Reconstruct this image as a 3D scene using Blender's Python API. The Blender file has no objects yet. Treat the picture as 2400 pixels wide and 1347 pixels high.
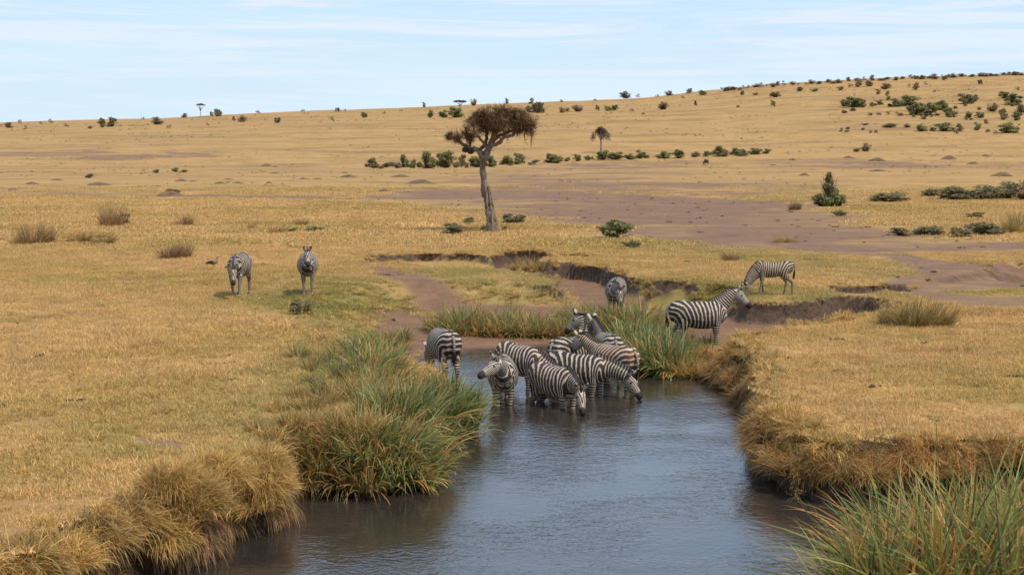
import bpy, math, random
import numpy as np
from mathutils import Vector

# ------------------------------------------------------------------ camera, sky, sun, exposure
scene = bpy.context.scene
COL = scene.collection
CAM_H = 5.7                      # metres above the water
F_PX = 3600.0                    # focal length in pixels of the 2400 px wide photograph
V_H = 340.0                      # row of the true horizon
PITCH = math.atan((673.5 - V_H) / F_PX)

cam_d = bpy.data.cameras.new("camera")
cam_d.sensor_width = 36.0
cam_d.lens = 36.0 * F_PX / 2400.0
cam_d.clip_end = 12000
cam_d.clip_start = 0.1
cam = bpy.data.objects.new("camera", cam_d)
COL.objects.link(cam)
cam.location = (0, 0, CAM_H)
cam.rotation_euler = (math.pi / 2 - PITCH, 0, 0)
scene.camera = cam

SUN_EL, SUN_AZ = 56.0, 128.0     # azimuth clockwise from +Y (away from the camera)
sun_d = bpy.data.lights.new("sun", 'SUN')
sun_d.energy = 3.0
sun_d.angle = math.radians(5)
sun_d.color = (1.0, 0.91, 0.78)
sun = bpy.data.objects.new("sun", sun_d)
COL.objects.link(sun)
_e, _a = math.radians(SUN_EL), math.radians(SUN_AZ)
SUN_DIR = Vector((math.sin(_a) * math.cos(_e), math.cos(_a) * math.cos(_e), math.sin(_e)))
sun.rotation_euler = (-SUN_DIR).to_track_quat('-Z', 'Y').to_euler()

world = bpy.data.worlds.new("World")
scene.world = world
world.use_nodes = True
wt = world.node_tree
wt.nodes.clear()
W = wt.nodes.new
w_out = W('ShaderNodeOutputWorld'); w_bg = W('ShaderNodeBackground')
w_sky = W('ShaderNodeTexSky'); w_sky.sky_type = 'NISHITA'; w_sky.sun_disc = False
w_sky.sun_elevation = _e; w_sky.sun_rotation = _a
w_sky.air_density = 1.0; w_sky.dust_density = 0.6; w_sky.ozone_density = 1.2; w_sky.altitude = 1500
w_bg.inputs['Strength'].default_value = 0.125
w_tc = W('ShaderNodeTexCoord')
def w_noise(scale_vec, scale, detail, rough, dist=0.0, loc=(0, 0, 0)):
    m = W('ShaderNodeMapping'); m.inputs['Scale'].default_value = scale_vec; m.inputs['Location'].default_value = loc
    n = W('ShaderNodeTexNoise'); n.inputs['Scale'].default_value = scale; n.inputs['Detail'].default_value = detail
    n.inputs['Roughness'].default_value = rough; n.inputs['Distortion'].default_value = dist
    wt.links.new(w_tc.outputs['Generated'], m.inputs['Vector']); wt.links.new(m.outputs['Vector'], n.inputs['Vector'])
    return n.outputs['Fac']
def w_range(src, a, b, c=0.0, d=1.0):
    r = W('ShaderNodeMapRange'); r.interpolation_type = 'SMOOTHSTEP'
    for k, v in zip(('From Min', 'From Max', 'To Min', 'To Max'), (a, b, c, d)): r.inputs[k].default_value = v
    wt.links.new(src, r.inputs['Value']); return r.outputs['Result']
def w_math(op, a, b):
    m = W('ShaderNodeMath'); m.operation = op; m.use_clamp = True
    for i, v in enumerate((a, b)):
        if isinstance(v, (int, float)): m.inputs[i].default_value = v
        else: wt.links.new(v, m.inputs[i])
    return m.outputs[0]
veil = w_range(w_noise((1.0, 1.0, 9.0), 2.6, 5, 0.55, 0.5), 0.30, 0.62, 0.62, 0.95)
streak = w_range(w_noise((1.0, 1.0, 16.0), 4.5, 7, 0.62, 1.2, (3.1, 0.7, 0.35)), 0.44, 0.64)
w_sep = W('ShaderNodeSeparateXYZ'); wt.links.new(w_tc.outputs['Generated'], w_sep.inputs[0])
thin = w_range(w_sep.outputs['Z'], 0.03, 0.90, 1.0, 0.70)     # less air to look through towards the zenith
veil = w_math('MULTIPLY', veil, thin)
w_mix1 = W('ShaderNodeMix'); w_mix1.data_type = 'RGBA'
wt.links.new(veil, w_mix1.inputs['Factor']); wt.links.new(w_sky.outputs[0], w_mix1.inputs[6])
w_mix1.inputs[7].default_value = (2.75, 4.15, 5.95, 1)
w_mix2 = W('ShaderNodeMix'); w_mix2.data_type = 'RGBA'
wt.links.new(w_math('MULTIPLY', w_math('MULTIPLY', streak, thin), 0.85), w_mix2.inputs['Factor']); wt.links.new(w_mix1.outputs[2], w_mix2.inputs[6])
w_mix2.inputs[7].default_value = (4.75, 4.95, 5.6, 1)
w_mix3 = W('ShaderNodeMix'); w_mix3.data_type = 'RGBA'
wt.links.new(w_range(w_sep.outputs['Z'], 0.0, 0.18, 0.72, 0.0), w_mix3.inputs['Factor']); wt.links.new(w_mix2.outputs[2], w_mix3.inputs[6])
w_mix3.inputs[7].default_value = (4.3, 5.05, 5.75, 1)            # pale air over the horizon
wt.links.new(w_mix3.outputs[2], w_bg.inputs['Color'])
wt.links.new(w_bg.outputs[0], w_out.inputs['Surface'])

vs = scene.view_settings
vs.view_transform = 'Standard'; vs.look = 'None'; vs.gamma = 1.0; vs.use_curve_mapping = False
vs.exposure = 0.50
scene.render.engine = 'CYCLES'
scene.cycles.use_denoising = True
scene.cycles.max_bounces = 6
scene.cycles.diffuse_bounces = 3
scene.cycles.transparent_max_bounces = 4

# ------------------------------------------------------------------ helpers
rng = np.random.default_rng(7)
random.seed(7)
SP, CP = math.sin(PITCH), math.cos(PITCH)

def at(u, v, z=0.0):
    """point on the level z that the photograph shows at (u, v)"""
    dx = (u - 1200.0); dyp = (673.5 - v)
    d = np.array([dx, F_PX * CP + dyp * SP, -F_PX * SP + dyp * CP])
    t = (z - CAM_H) / d[2]
    return np.array([d[0] * t, d[1] * t, z])

def smooth(t):
    t = np.clip(t, 0, 1); return t * t * (3 - 2 * t)

def vnoise(x, y, seed=0):
    xi = np.floor(x).astype(np.int64); yi = np.floor(y).astype(np.int64)
    fx = x - xi; fy = y - yi
    fx = fx * fx * (3 - 2 * fx); fy = fy * fy * (3 - 2 * fy)
    def h(a, b):
        n = (a * 374761393 + b * 668265263 + seed * 974634777) & 0xffffffff
        n = ((n ^ (n >> 13)) * 1274126177) & 0xffffffff
        n = ((n ^ (n >> 16)) * 2246822519) & 0xffffffff
        return ((n ^ (n >> 15)) & 0xffff) / 65535.0
    return (h(xi, yi) * (1 - fx) + h(xi + 1, yi) * fx) * (1 - fy) + (h(xi, yi + 1) * (1 - fx) + h(xi + 1, yi + 1) * fx) * fy

def fbm(x, y, seed=0, octaves=4):
    s = 0; a = 0.5
    for k in range(octaves):
        s = s + a * (vnoise(x, y, seed + k) - 0.5); x = x * 2.03 + 7.1; y = y * 2.03 + 3.7; a *= 0.5
    return s

def sdf(poly, x, y, vals=None):
    """signed distance to a polygon (positive outside), with vals interpolated at the nearest edge point"""
    best = np.full(x.shape, 1e18); bv = np.zeros(x.shape); inside = np.zeros(x.shape, bool)
    n = len(poly)
    for i in range(n):
        ax, ay = poly[i][:2]; bx, by = poly[(i + 1) % n][:2]
        ex, ey = bx - ax, by - ay
        t = np.clip(((x - ax) * ex + (y - ay) * ey) / (ex * ex + ey * ey + 1e-12), 0, 1)
        d = (x - ax - t * ex) ** 2 + (y - ay - t * ey) ** 2
        m = d < best
        best = np.where(m, d, best)
        if vals is not None: bv = np.where(m, vals[i] * (1 - t) + vals[(i + 1) % n] * t, bv)
        c = ((ay > y) != (by > y)) & (x < (bx - ax) * (y - ay) / (by - ay + 1e-12) + ax)
        inside ^= c
    d = np.sqrt(best)
    return np.where(inside, -d, d), bv

def make_mesh(name, verts, faces4=None, faces3=None, attrs=None, smooth_shade=False, colors=None):
    me = bpy.data.meshes.new(name)
    verts = np.asarray(verts, np.float32).reshape(-1, 3)
    f4 = np.zeros((0, 4), np.int32) if faces4 is None or len(faces4) == 0 else np.asarray(faces4, np.int32)
    f3 = np.zeros((0, 3), np.int32) if faces3 is None or len(faces3) == 0 else np.asarray(faces3, np.int32)
    nl = f4.size + f3.size
    me.vertices.add(len(verts)); me.vertices.foreach_set('co', verts.ravel())
    me.loops.add(nl); me.loops.foreach_set('vertex_index', np.concatenate([f4.ravel(), f3.ravel()]).astype(np.int32))
    n4, n3 = len(f4), len(f3)
    me.polygons.add(n4 + n3)
    start = np.concatenate([np.arange(n4) * 4, n4 * 4 + np.arange(n3) * 3]).astype(np.int32)
    me.polygons.foreach_set('loop_start', start)
    if smooth_shade: me.polygons.foreach_set('use_smooth', np.ones(n4 + n3, bool))
    me.update(calc_edges=True)
    for k, a in (attrs or {}).items():
        at_ = me.attributes.new(k, 'FLOAT', 'POINT'); at_.data.foreach_set('value', np.asarray(a, np.float32).ravel())
    if colors is not None:
        c = me.attributes.new('col', 'FLOAT_COLOR', 'POINT')
        cc = np.ones((len(verts), 4), np.float32); cc[:, :3] = colors
        c.data.foreach_set('color', cc.ravel())
    me.validate()
    return me

def obj(name, me, mat=None, parent=None, loc=None, rotz=0.0, scale=None):
    o = bpy.data.objects.new(name, me)
    COL.objects.link(o)
    if mat is not None and me is not None and len(me.materials) == 0: me.materials.append(mat)
    if parent is not None: o.parent = parent
    if loc is not None: o.location = [float(c) for c in loc]
    o.rotation_euler = (0, 0, float(rotz))
    if scale is not None: o.scale = scale if hasattr(scale, '__len__') else (scale,) * 3
    return o

def tag(o, label, cat, group=None):
    o['label'] = label; o['category'] = cat
    if group: o['group'] = group
    return o

ORD = ('first second third fourth fifth sixth seventh eighth ninth tenth eleventh twelfth thirteenth fourteenth fifteenth sixteenth '
       'seventeenth eighteenth nineteenth twentieth').split() + ['twenty-' + w for w in 'first second third fourth fifth sixth seventh eighth ninth'.split()] + \
      ['thirtieth'] + ['thirty-' + w for w in 'first second third fourth fifth sixth seventh eighth ninth'.split()] + \
      ['fortieth'] + ['forty-' + w for w in 'first second third fourth fifth sixth seventh eighth ninth'.split()] + ['fiftieth'] + ['fifty-' + w for w in 'first second third fourth fifth sixth seventh eighth ninth'.split()] + ['sixtieth'] + ['sixty-' + w for w in 'first second third fourth fifth sixth seventh eighth ninth'.split()]

class MB:
    """collects tubes and ribbons; numpy only"""
    def __init__(s): s.v = []; s.f4 = []; s.f3 = []; s.n = 0; s.c = []
    def add(s, v, f4=None, f3=None, c=None):
        v = np.asarray(v, float).reshape(-1, 3)
        if f4 is not None and len(f4): s.f4.append(np.asarray(f4) + s.n)
        if f3 is not None and len(f3): s.f3.append(np.asarray(f3) + s.n)
        s.v.append(v); s.n += len(v)
        s.c.append(np.broadcast_to(np.asarray(c if c is not None else (1, 1, 1), float), (len(v), 3)))
    def tube(s, pts, ra, rb=None, ref=(0, 0, 1), n=12, c=None):
        pts = np.asarray(pts, float); k = len(pts)
        ra = np.broadcast_to(np.asarray(ra, float), (k,)); rb = ra if rb is None else np.broadcast_to(np.asarray(rb, float), (k,))
        T = np.gradient(pts, axis=0); T /= np.linalg.norm(T, axis=1)[:, None] + 1e-12
        ref = np.broadcast_to(np.asarray(ref, float), (k, 3))
        S = np.cross(ref, T); S /= np.linalg.norm(S, axis=1)[:, None] + 1e-12
        U = np.cross(T, S)
        a = np.arange(n) * 2 * np.pi / n
        ring = pts[:, None] + S[:, None] * (ra[:, None] * np.cos(a))[..., None] + U[:, None] * (rb[:, None] * np.sin(a))[..., None]
        v = np.concatenate([ring.reshape(-1, 3), pts[:1], pts[-1:]])
        i = np.arange(n); j = (i + 1) % n
        f4 = np.concatenate([np.stack([r * n + i, r * n + j, (r + 1) * n + j, (r + 1) * n + i], 1) for r in range(k - 1)])
        f3 = np.concatenate([np.stack([j, i, np.full(n, k * n)], 1), np.stack([(k - 1) * n + i, (k - 1) * n + j, np.full(n, k * n + 1)], 1)])
        s.add(v, f4, f3, c)
        return S, U
    def mesh(s, name, smooth_shade=True, color=False, attrs=None):
        return make_mesh(name, np.concatenate(s.v), np.concatenate(s.f4) if s.f4 else None, np.concatenate(s.f3) if s.f3 else None,
                         attrs, smooth_shade, np.concatenate(s.c) if color else None)

def spline(P, k=6):
    """Catmull-Rom through P (any width)"""
    P = np.asarray(P, float); out = []
    Q = np.concatenate([[2 * P[0] - P[1]], P, [2 * P[-1] - P[-2]]])
    for i in range(1, len(Q) - 2):
        for t in np.linspace(0, 1, k, endpoint=False):
            a, b, c, d = Q[i - 1], Q[i], Q[i + 1], Q[i + 2]
            out.append(0.5 * (2 * b + (c - a) * t + (2 * a - 5 * b + 4 * c - d) * t * t + (3 * b - a - 3 * c + d) * t ** 3))
    out.append(P[-1]); return np.array(out)

def ribbons(roots, dirs, length, width, droop, segs, cols, r=None):
    """grass blades: tapered ribbons that leave root along dir and bend down; returns verts, quads, tris, colours"""
    r = r or rng
    n = len(roots); roots = np.asarray(roots, float)
    d = np.asarray(dirs, float); d = d / (np.linalg.norm(d, axis=1)[:, None] + 1e-9)
    length = np.broadcast_to(length, (n,)).astype(float); width = np.broadcast_to(width, (n,)).astype(float); droop = np.broadcast_to(droop, (n,)).astype(float)
    side = np.stack([-d[:, 1], d[:, 0], np.zeros(n)], 1) + r.normal(0, .35, (n, 3))
    side -= (side * d).sum(1)[:, None] * d
    side /= np.linalg.norm(side, axis=1)[:, None] + 1e-9
    P = roots.copy(); D = d.copy(); V = []
    for k in range(segs + 1):
        if k < segs:
            w = (width * (1.0 - 0.75 * (k / segs) ** 1.5) * 0.5)[:, None]
            V.append(P - side * w); V.append(P + side * w)
        else: V.append(P)
        D = D + np.array([0, 0, -1.0]) * (droop / segs)[:, None]
        D /= np.linalg.norm(D, axis=1)[:, None] + 1e-9
        P = P + D * (length / segs)[:, None]
    m = 2 * segs + 1
    v = np.stack(V, 1).reshape(-1, 3)
    base = (np.arange(n) * m)[:, None]
    f4 = np.concatenate([base + np.array([[2 * k, 2 * k + 1, 2 * k + 3, 2 * k + 2]]) for k in range(segs - 1)]) if segs > 1 else None
    f3 = base + np.array([[2 * (segs - 1), 2 * (segs - 1) + 1, 2 * segs]])
    c = np.repeat(np.asarray(cols, float), m, axis=0)
    return v, f4, f3, c

def palette(n, items, r, jit=0.15):
    """items: (weight, rgb); one colour for each of n blades"""
    w = np.array([i[0] for i in items], float); w /= w.sum()
    c = np.array([i[1] for i in items])[r.choice(len(items), n, p=w)]
    return c * (1 + r.normal(0, jit, (n, 1))).clip(.5, 1.6)

# ------------------------------------------------------------------ materials
class NT:
    def __init__(s, name):
        s.m = bpy.data.materials.new(name); s.m.use_nodes = True; s.t = s.m.node_tree; s.t.nodes.clear()
        s.out = s.t.nodes.new('ShaderNodeOutputMaterial')
    def n(s, kind, **kw):
        o = s.t.nodes.new(kind)
        for k, v in kw.items(): setattr(o, k, v)
        return o
    def link(s, a, b): s.t.links.new(a, b)
    def put(s, sock, v):
        if isinstance(v, bpy.types.NodeSocket): s.link(v, sock)
        elif hasattr(v, '__len__') and len(v) == 3 and sock.type == 'RGBA': sock.default_value = (*v, 1)
        else: sock.default_value = v
    def attr(s, name, kind='GEOMETRY', out='Fac'):
        a = s.n('ShaderNodeAttribute'); a.attribute_name = name; a.attribute_type = kind; return a.outputs[out]
    def math(s, op, a, b=0.0, clamp=False):
        m = s.n('ShaderNodeMath', operation=op, use_clamp=clamp); s.put(m.inputs[0], a); s.put(m.inputs[1], b); return m.outputs[0]
    def mix(s, f, a, b, blend='MIX'):
        m = s.n('ShaderNodeMix', data_type='RGBA', blend_type=blend); s.put(m.inputs['Factor'], f); s.put(m.inputs[6], a); s.put(m.inputs[7], b); return m.outputs[2]
    def range(s, v, a, b, c=0.0, d=1.0, sm=True):
        r = s.n('ShaderNodeMapRange'); r.interpolation_type = 'SMOOTHSTEP' if sm else 'LINEAR'
        for k, x in zip(('Value', 'From Min', 'From Max', 'To Min', 'To Max'), (v, a, b, c, d)): s.put(r.inputs[k], x)
        return r.outputs['Result']
    def noise(s, vec, scale, detail=3, rough=.55, dist=0.0, smap=None):
        if smap is not None:
            m = s.n('ShaderNodeMapping'); m.inputs['Scale'].default_value = smap; s.link(vec, m.inputs['Vector']); vec = m.outputs['Vector']
        t = s.n('ShaderNodeTexNoise'); s.link(vec, t.inputs['Vector'])
        t.inputs['Scale'].default_value = scale; t.inputs['Detail'].default_value = detail; t.inputs['Roughness'].default_value = rough; t.inputs['Distortion'].default_value = dist
        return t.outputs['Fac']
    def pos(s): return s.n('ShaderNodeNewGeometry').outputs['Position']
    def gen(s): return s.n('ShaderNodeTexCoord').outputs['Object']
    def bsdf(s, col, rough=.8, spec=.2, normal=None, transl=0.0, surface=True):
        b = s.n('ShaderNodeBsdfPrincipled'); s.put(b.inputs['Base Color'], col); s.put(b.inputs['Roughness'], rough); s.put(b.inputs['Specular IOR Level'], spec)
        if normal is not None: s.link(normal, b.inputs['Normal'])
        res = b.outputs[0]
        if transl:
            t = s.n('ShaderNodeBsdfTranslucent'); s.put(t.inputs['Color'], col)
            m = s.n('ShaderNodeMixShader'); m.inputs[0].default_value = transl; s.link(res, m.inputs[1]); s.link(t.outputs[0], m.inputs[2]); res = m.outputs[0]
        if surface: s.link(res, s.out.inputs['Surface'])
        return res
    def bump(s, h, strength=.5, dist=.05, normal=None):
        b = s.n('ShaderNodeBump'); b.inputs['Strength'].default_value = strength; b.inputs['Distance'].default_value = dist; s.link(h, b.inputs['Height'])
        if normal is not None: s.link(normal, b.inputs['Normal'])
        return b.outputs[0]

GOLD = (0.40, 0.245, 0.095); STRAW = (0.49, 0.325, 0.145); OLIVE = (0.20, 0.185, 0.055); RUST = (0.27, 0.145, 0.05)

def tint_by_place(t, col, green):
    """broad patches of straw, rust and green across the meadow, the same on the soil and on the blades"""
    p = t.pos()
    a = t.range(t.noise(p, .11, 4, .6, .6), .42, .66)
    b = t.range(t.noise(p, .37, 4, .62, .4), .55, .72)
    c = t.mix(t.math('MULTIPLY', a, .75), col, t.mix(1.0, col, (.76, .82, .62), 'MULTIPLY'))
    c = t.mix(t.math('MULTIPLY', b, .7), c, t.mix(1.0, c, (.74, .62, .55), 'MULTIPLY'))
    g = t.math('MULTIPLY', green, t.range(t.noise(p, .8, 3, .6), .25, .6), True)
    return t.mix(t.math('MULTIPLY', g, .75), c, t.mix(.35, t.mix(1.0, c, (.58, .80, .58), 'MULTIPLY'), (.15, .16, .05)))

def mat_ground():
    t = NT('meadow_ground'); p = t.pos()
    n1 = t.noise(p, .9, 6, .68); n2 = t.noise(p, 7.0, 5, .7); n3 = t.noise(p, .035, 4, .55)
    grass = t.mix(t.range(n1, .32, .68), GOLD, STRAW)
    grass = t.mix(t.math('MULTIPLY', t.range(n2, .40, .72), .5), grass, (.20, .125, .05))
    far = t.noise(p, .12, 8, .72, 0.3, (1, .35, 1))
    grass = t.mix(t.math('MULTIPLY', t.range(far, .50, .75), .42), grass, (.22, .135, .065))
    grass = t.mix(t.math('MULTIPLY', t.range(n3, .45, .7), .35), grass, (.44, .27, .125))
    band = t.noise(p, .05, 6, .62, .6, (.45, 1.6, 1))
    grass = t.mix(t.math('MULTIPLY', t.range(band, .47, .64), .6), grass, (.235, .150, .085))
    grass = t.mix(1.0, grass, (.96, .90, .84), 'MULTIPLY')
    grass = tint_by_place(t, grass, t.attr('green'))
    soil = t.mix(t.range(n1, .3, .7), (.172, .097, .059), (.234, .136, .085))
    soil = t.mix(t.math('MULTIPLY', t.range(n2, .5, .75), .4), soil, (.17, .105, .075))
    soil = t.mix(t.math('MULTIPLY', t.range(t.noise(p, .22, 7, .7, .5, (.6, 1.2, 1)), .50, .66), .55), soil, (.30, .205, .11))
    soil = t.mix(t.math('MULTIPLY', t.range(t.noise(p, .5, 5, .7, .3), .54, .66), .6), soil, (.115, .070, .048))
    soil = t.mix(t.math('MULTIPLY', t.range(t.noise(p, 2.2, 6, .75), .56, .66), .5), soil, (.10, .062, .043))
    mud = t.mix(t.range(n1, .3, .7), (.165, .088, .050), (.235, .135, .080))
    mud = t.mix(t.math('MULTIPLY', t.range(n2, .5, .75), .5), mud, (.10, .056, .036))
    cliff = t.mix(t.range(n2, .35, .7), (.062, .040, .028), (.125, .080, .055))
    edge = t.math('ADD', t.math('MULTIPLY', t.noise(p, .45, 7, .7), .4), t.math('MULTIPLY', t.noise(p, .045, 8, .68, .6, (.7, 1, 1)), .6))
    def thr(a, gain):
        return t.range(t.math('ADD', a, t.math('MULTIPLY', t.math('SUBTRACT', edge, .5), gain)), .25, .85)
    c = t.mix(thr(t.attr('soil'), 5.0), grass, soil)
    c = t.mix(thr(t.attr('mud'), 2.0), c, mud)
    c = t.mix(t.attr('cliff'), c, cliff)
    wet = t.attr('wet')
    c = t.mix(wet, c, t.mix(1.0, c, (.42, .40, .40), 'MULTIPLY'))
    rough = t.range(wet, 0, 1, .95, .45)
    h = t.math('ADD', t.math('MULTIPLY', n1, .6), t.math('MULTIPLY', n2, .5))
    t.bsdf(c, rough, .15, t.bump(h, .9, .12))
    return t.m

def mat_blades(name, transl=.35, tint=True, rough=.6):
    t = NT(name)
    c = t.attr('col', out='Color')
    rnd = t.n('ShaderNodeObjectInfo').outputs['Random']
    c = t.mix(1.0, c, t.mix(rnd, (.80, .80, .80), (1.15, 1.12, 1.08)), 'MULTIPLY')
    if tint: c = tint_by_place(t, c, t.attr('green', 'INSTANCER'))
    t.bsdf(c, rough, .25, None, transl)
    return t.m

def mat_leaf(name, transl=.45):
    t = NT(name)
    c = t.attr('col', out='Color')
    rnd = t.n('ShaderNodeObjectInfo').outputs['Random']
    c = t.mix(1.0, c, t.mix(rnd, (.72, .75, .72), (1.2, 1.15, 1.1)), 'MULTIPLY')
    t.bsdf(c, .55, .3, None, transl)
    return t.m

def mat_bark(name, a, b, scale=6.0):
    t = NT(name); p = t.gen()
    n = t.noise(p, scale, 6, .7, .5, (3.0, 3.0, .45))
    m = t.noise(p, 1.6, 3, .6)
    c = t.mix(t.range(n, .35, .65), a, b)
    c = t.mix(t.math('MULTIPLY', t.range(m, .45, .7), .5), c, (a[0] * 1.1, a[1] * .8, a[2] * .6))
    t.bsdf(c, .9, .1, t.bump(n, 1.0, .10))
    return t.m

def mat_plain(name, a, b, scale=5.0, rough=.85, bump=.4):
    t = NT(name); n = t.noise(t.gen(), scale, 5, .65)
    t.bsdf(t.mix(t.range(n, .3, .7), a, b), rough, .2, t.bump(n, bump, .04))
    return t.m

def mat_water():
    t = NT('pond_water'); p = t.pos()
    w1 = t.noise(p, 1.0, 3, .6, .8, (3.6, 4.6, 1)); w2 = t.noise(p, 1.0, 2, .5, .5, (9.0, 12.0, 1)); w3 = t.noise(p, .35, 2, .5)
    calm = t.range(w3, .38, .62, .35, 1.15)
    h = t.math('ADD', t.math('MULTIPLY', w1, .8), t.math('MULTIPLY', w2, .42))
    h = t.math('MULTIPLY', h, calm)
    silt = t.mix(t.range(t.noise(p, .5, 3, .6), .3, .7), (.024, .020, .018), (.042, .033, .027))
    b = t.n('ShaderNodeBsdfPrincipled'); t.link(silt, b.inputs['Base Color'])
    b.inputs['Roughness'].default_value = .06; b.inputs['IOR'].default_value = 1.85; b.inputs['Specular IOR Level'].default_value = .5
    t.link(t.bump(h, .65, .033), b.inputs['Normal'])
    t.link(b.outputs[0], t.out.inputs['Surface'])
    return t.m

def mat_zebra(name, dark, pale, soft=.16):
    t = NT(name); g = t.gen()
    ph = t.math('ADD', t.attr('phase'), t.math('MULTIPLY', t.math('SUBTRACT', t.noise(g, 5.5, 2, .5), .5), .75))
    s = t.math('SINE', t.math('MULTIPLY', ph, 6.28318))
    s = t.math('ADD', s, t.math('ADD', t.attr('bias'), t.math('MULTIPLY', t.math('SUBTRACT', t.noise(g, 9.0, 3, .6), .5), 1.3)))
    st = t.range(s, -soft, soft)
    dust = t.noise(g, 3.5, 4, .6)
    pale_c = t.mix(t.range(dust, .35, .7), pale, (pale[0] * .80, pale[1] * .72, pale[2] * .62))
    c = t.mix(st, pale_c, t.mix(t.range(dust, .4, .75), dark, (dark[0] * 1.6 + .01, dark[1] * 1.5 + .006, dark[2] * 1.4 + .004)))
    c = t.mix(t.attr('white'), c, pale_c)
    c = t.mix(t.attr('dirt_shade'), c, t.mix(.6, c, (.14, .095, .065)))
    c = t.mix(t.attr('black'), c, (.022, .016, .014))
    t.bsdf(c, .65, .25, t.bump(t.noise(g, 60, 3, .6), .15, .01))
    return t.m

M = dict(
    ground=mat_ground(), water=mat_water(), blades=mat_blades('dry_grass_blades'), reed=mat_blades('sedge_blades', .42, False, .5),
    leaf=mat_leaf('shrub_leaves'), twig=mat_leaf('dry_twigs', .05),
    bark=mat_bark('weathered_bark', (.13, .09, .065), (.34, .27, .20)), bark_dark=mat_bark('branch_bark', (.07, .048, .034), (.19, .14, .10)),
    pale_bark=mat_bark('pale_bark', (.25, .2, .16), (.42, .36, .3)),
    mound=mat_plain('termite_earth', (.10, .062, .040), (.20, .128, .078), 3.0, .95, .8),
    dung=mat_plain('dark_dung', (.03, .022, .017), (.075, .052, .038), 9.0),
    nest=mat_plain('nest_straw', (.030, .022, .016), (.08, .055, .035), 14.0),
    zebra=mat_zebra('zebra_coat', (.022, .014, .012), (.50, .435, .35)),
    zebra_brown=mat_zebra('zebra_coat_brown', (.105, .040, .020), (.58, .49, .37)),
    zebra_warm=mat_zebra('zebra_coat_warm', (.048, .023, .016), (.56, .48, .38)),
    zebra_foal=mat_zebra('foal_coat', (.050, .024, .016), (.48, .40, .30)),
    eye=mat_plain('dark_eye', (.01, .008, .007), (.015, .012, .01), 5, .2, 0),
    gnu=mat_plain('wildebeest_coat', (.022, .018, .017), (.06, .048, .042), 4),
    bird=mat_plain('bird_plumage', (.16, .11, .075), (.33, .25, .18), 12), bird_dark=mat_plain('bird_wing', (.03, .022, .018), (.09, .06, .04), 12),
    bird_leg=mat_plain('bird_leg', (.32, .10, .05), (.40, .15, .08), 12),
)

# ------------------------------------------------------------------ terrain
def ring(rows):
    pts = np.array([at(u, v, z)[:2] for u, v, z, w in rows]); return pts, np.array([r[3] for r in rows], float)

LOW, LOW_W = ring([
    (-300, 1750, 0, .5), (345, 1350, 0, .45), (490, 1315, 0, .4), (510, 1272, 0, .4), (640, 1245, 0, .4), (660, 1195, 0, .4), (690, 1160, 0, .5),
    (870, 1165, 0, .6), (1005, 1137, 0, .7), (1035, 1090, 0, .9), (1030, 1045, 0, 1.0), (1115, 1015, 0, 1.2), (1118, 960, 0, 1.6), (1070, 920, 0, 2.2),
    (980, 893, 0, 2.6), (930, 873, 0, 3.2), (900, 846, .1, 4), (945, 800, .2, 4.5), (1000, 750, .3, 5.0), (1040, 726, .3, 4), (1180, 720, .3, 2.4), (1310, 724, .3, 1.7),
    (1385, 732, .3, 1.2), (1340, 700, .25, 1.0), (1270, 684, .25, 1.0), (1205, 668, .25, .7), (1168, 648, .25, .7), (1180, 628, .25, .3), (1240, 622, .25, .22),
    (1292, 629, .25, .3), (1282, 646, .25, .3), (1268, 661, .25, .22), (1330, 659, .25, .2), (1400, 668, .25, .2), (1452, 688, .25, .25), (1485, 706, .25, 1.2),
    (1560, 714, .3, 2.2), (1640, 718, .3, 2.0), (1690, 728, .3, 1.3), (1695, 755, .25, .7), (1745, 768, .25, .5), (1835, 770, .25, .45), (1935, 764, .25, .35), (1975, 752, .25, .3),
    (2030, 752, .3, .45), (2085, 765, .3, .8), (2040, 790, .25, .8), (1950, 808, .25, .8), (1850, 816, .25, .9), (1770, 822, .25, 1.4), (1700, 838, .2, 1.6),
    (1670, 862, .1, 1.2), (1665, 886, 0, .8), (1740, 927, 0, .6), (1766, 985, 0, .5), (1778, 1100, 0, .4), (1850, 1142, 0, .4), (1900, 1174, 0, .4), (2150, 1170, 0, .5),
    (2520, 1165, 0, .5), (2900, 1320, 0, .5), (3100, 1750, 0, .5)])
POND, _ = ring([
    (-300, 1750, 0, 0), (345, 1350, 0, 0), (490, 1315, 0, 0), (510, 1272, 0, 0), (640, 1245, 0, 0), (660, 1195, 0, 0), (690, 1160, 0, 0),
    (870, 1165, 0, 0), (1005, 1137, 0, 0), (1035, 1090, 0, 0), (1030, 1045, 0, 0), (1115, 1015, 0, 0), (1118, 960, 0, 0), (1070, 920, 0, 0),
    (980, 893, 0, 0), (928, 872, 0, 0), (955, 858, 0, 0), (1005, 842, 0, 0), (1110, 824, 0, 0), (1200, 817, 0, 0), (1300, 812, 0, 0), (1385, 818, 0, 0), (1440, 836, 0, 0),
    (1475, 862, 0, 0), (1495, 873, 0, 0), (1560, 878, 0, 0), (1640, 886, 0, 0), (1665, 888, 0, 0), (1740, 928, 0, 0), (1766, 986, 0, 0), (1778, 1101, 0, 0), (1850, 1143, 0, 0), (1900, 1175, 0, 0),
    (2150, 1172, 0, 0), (2520, 1167, 0, 0), (2900, 1320, 0, 0), (3100, 1750, 0, 0)])
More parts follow.
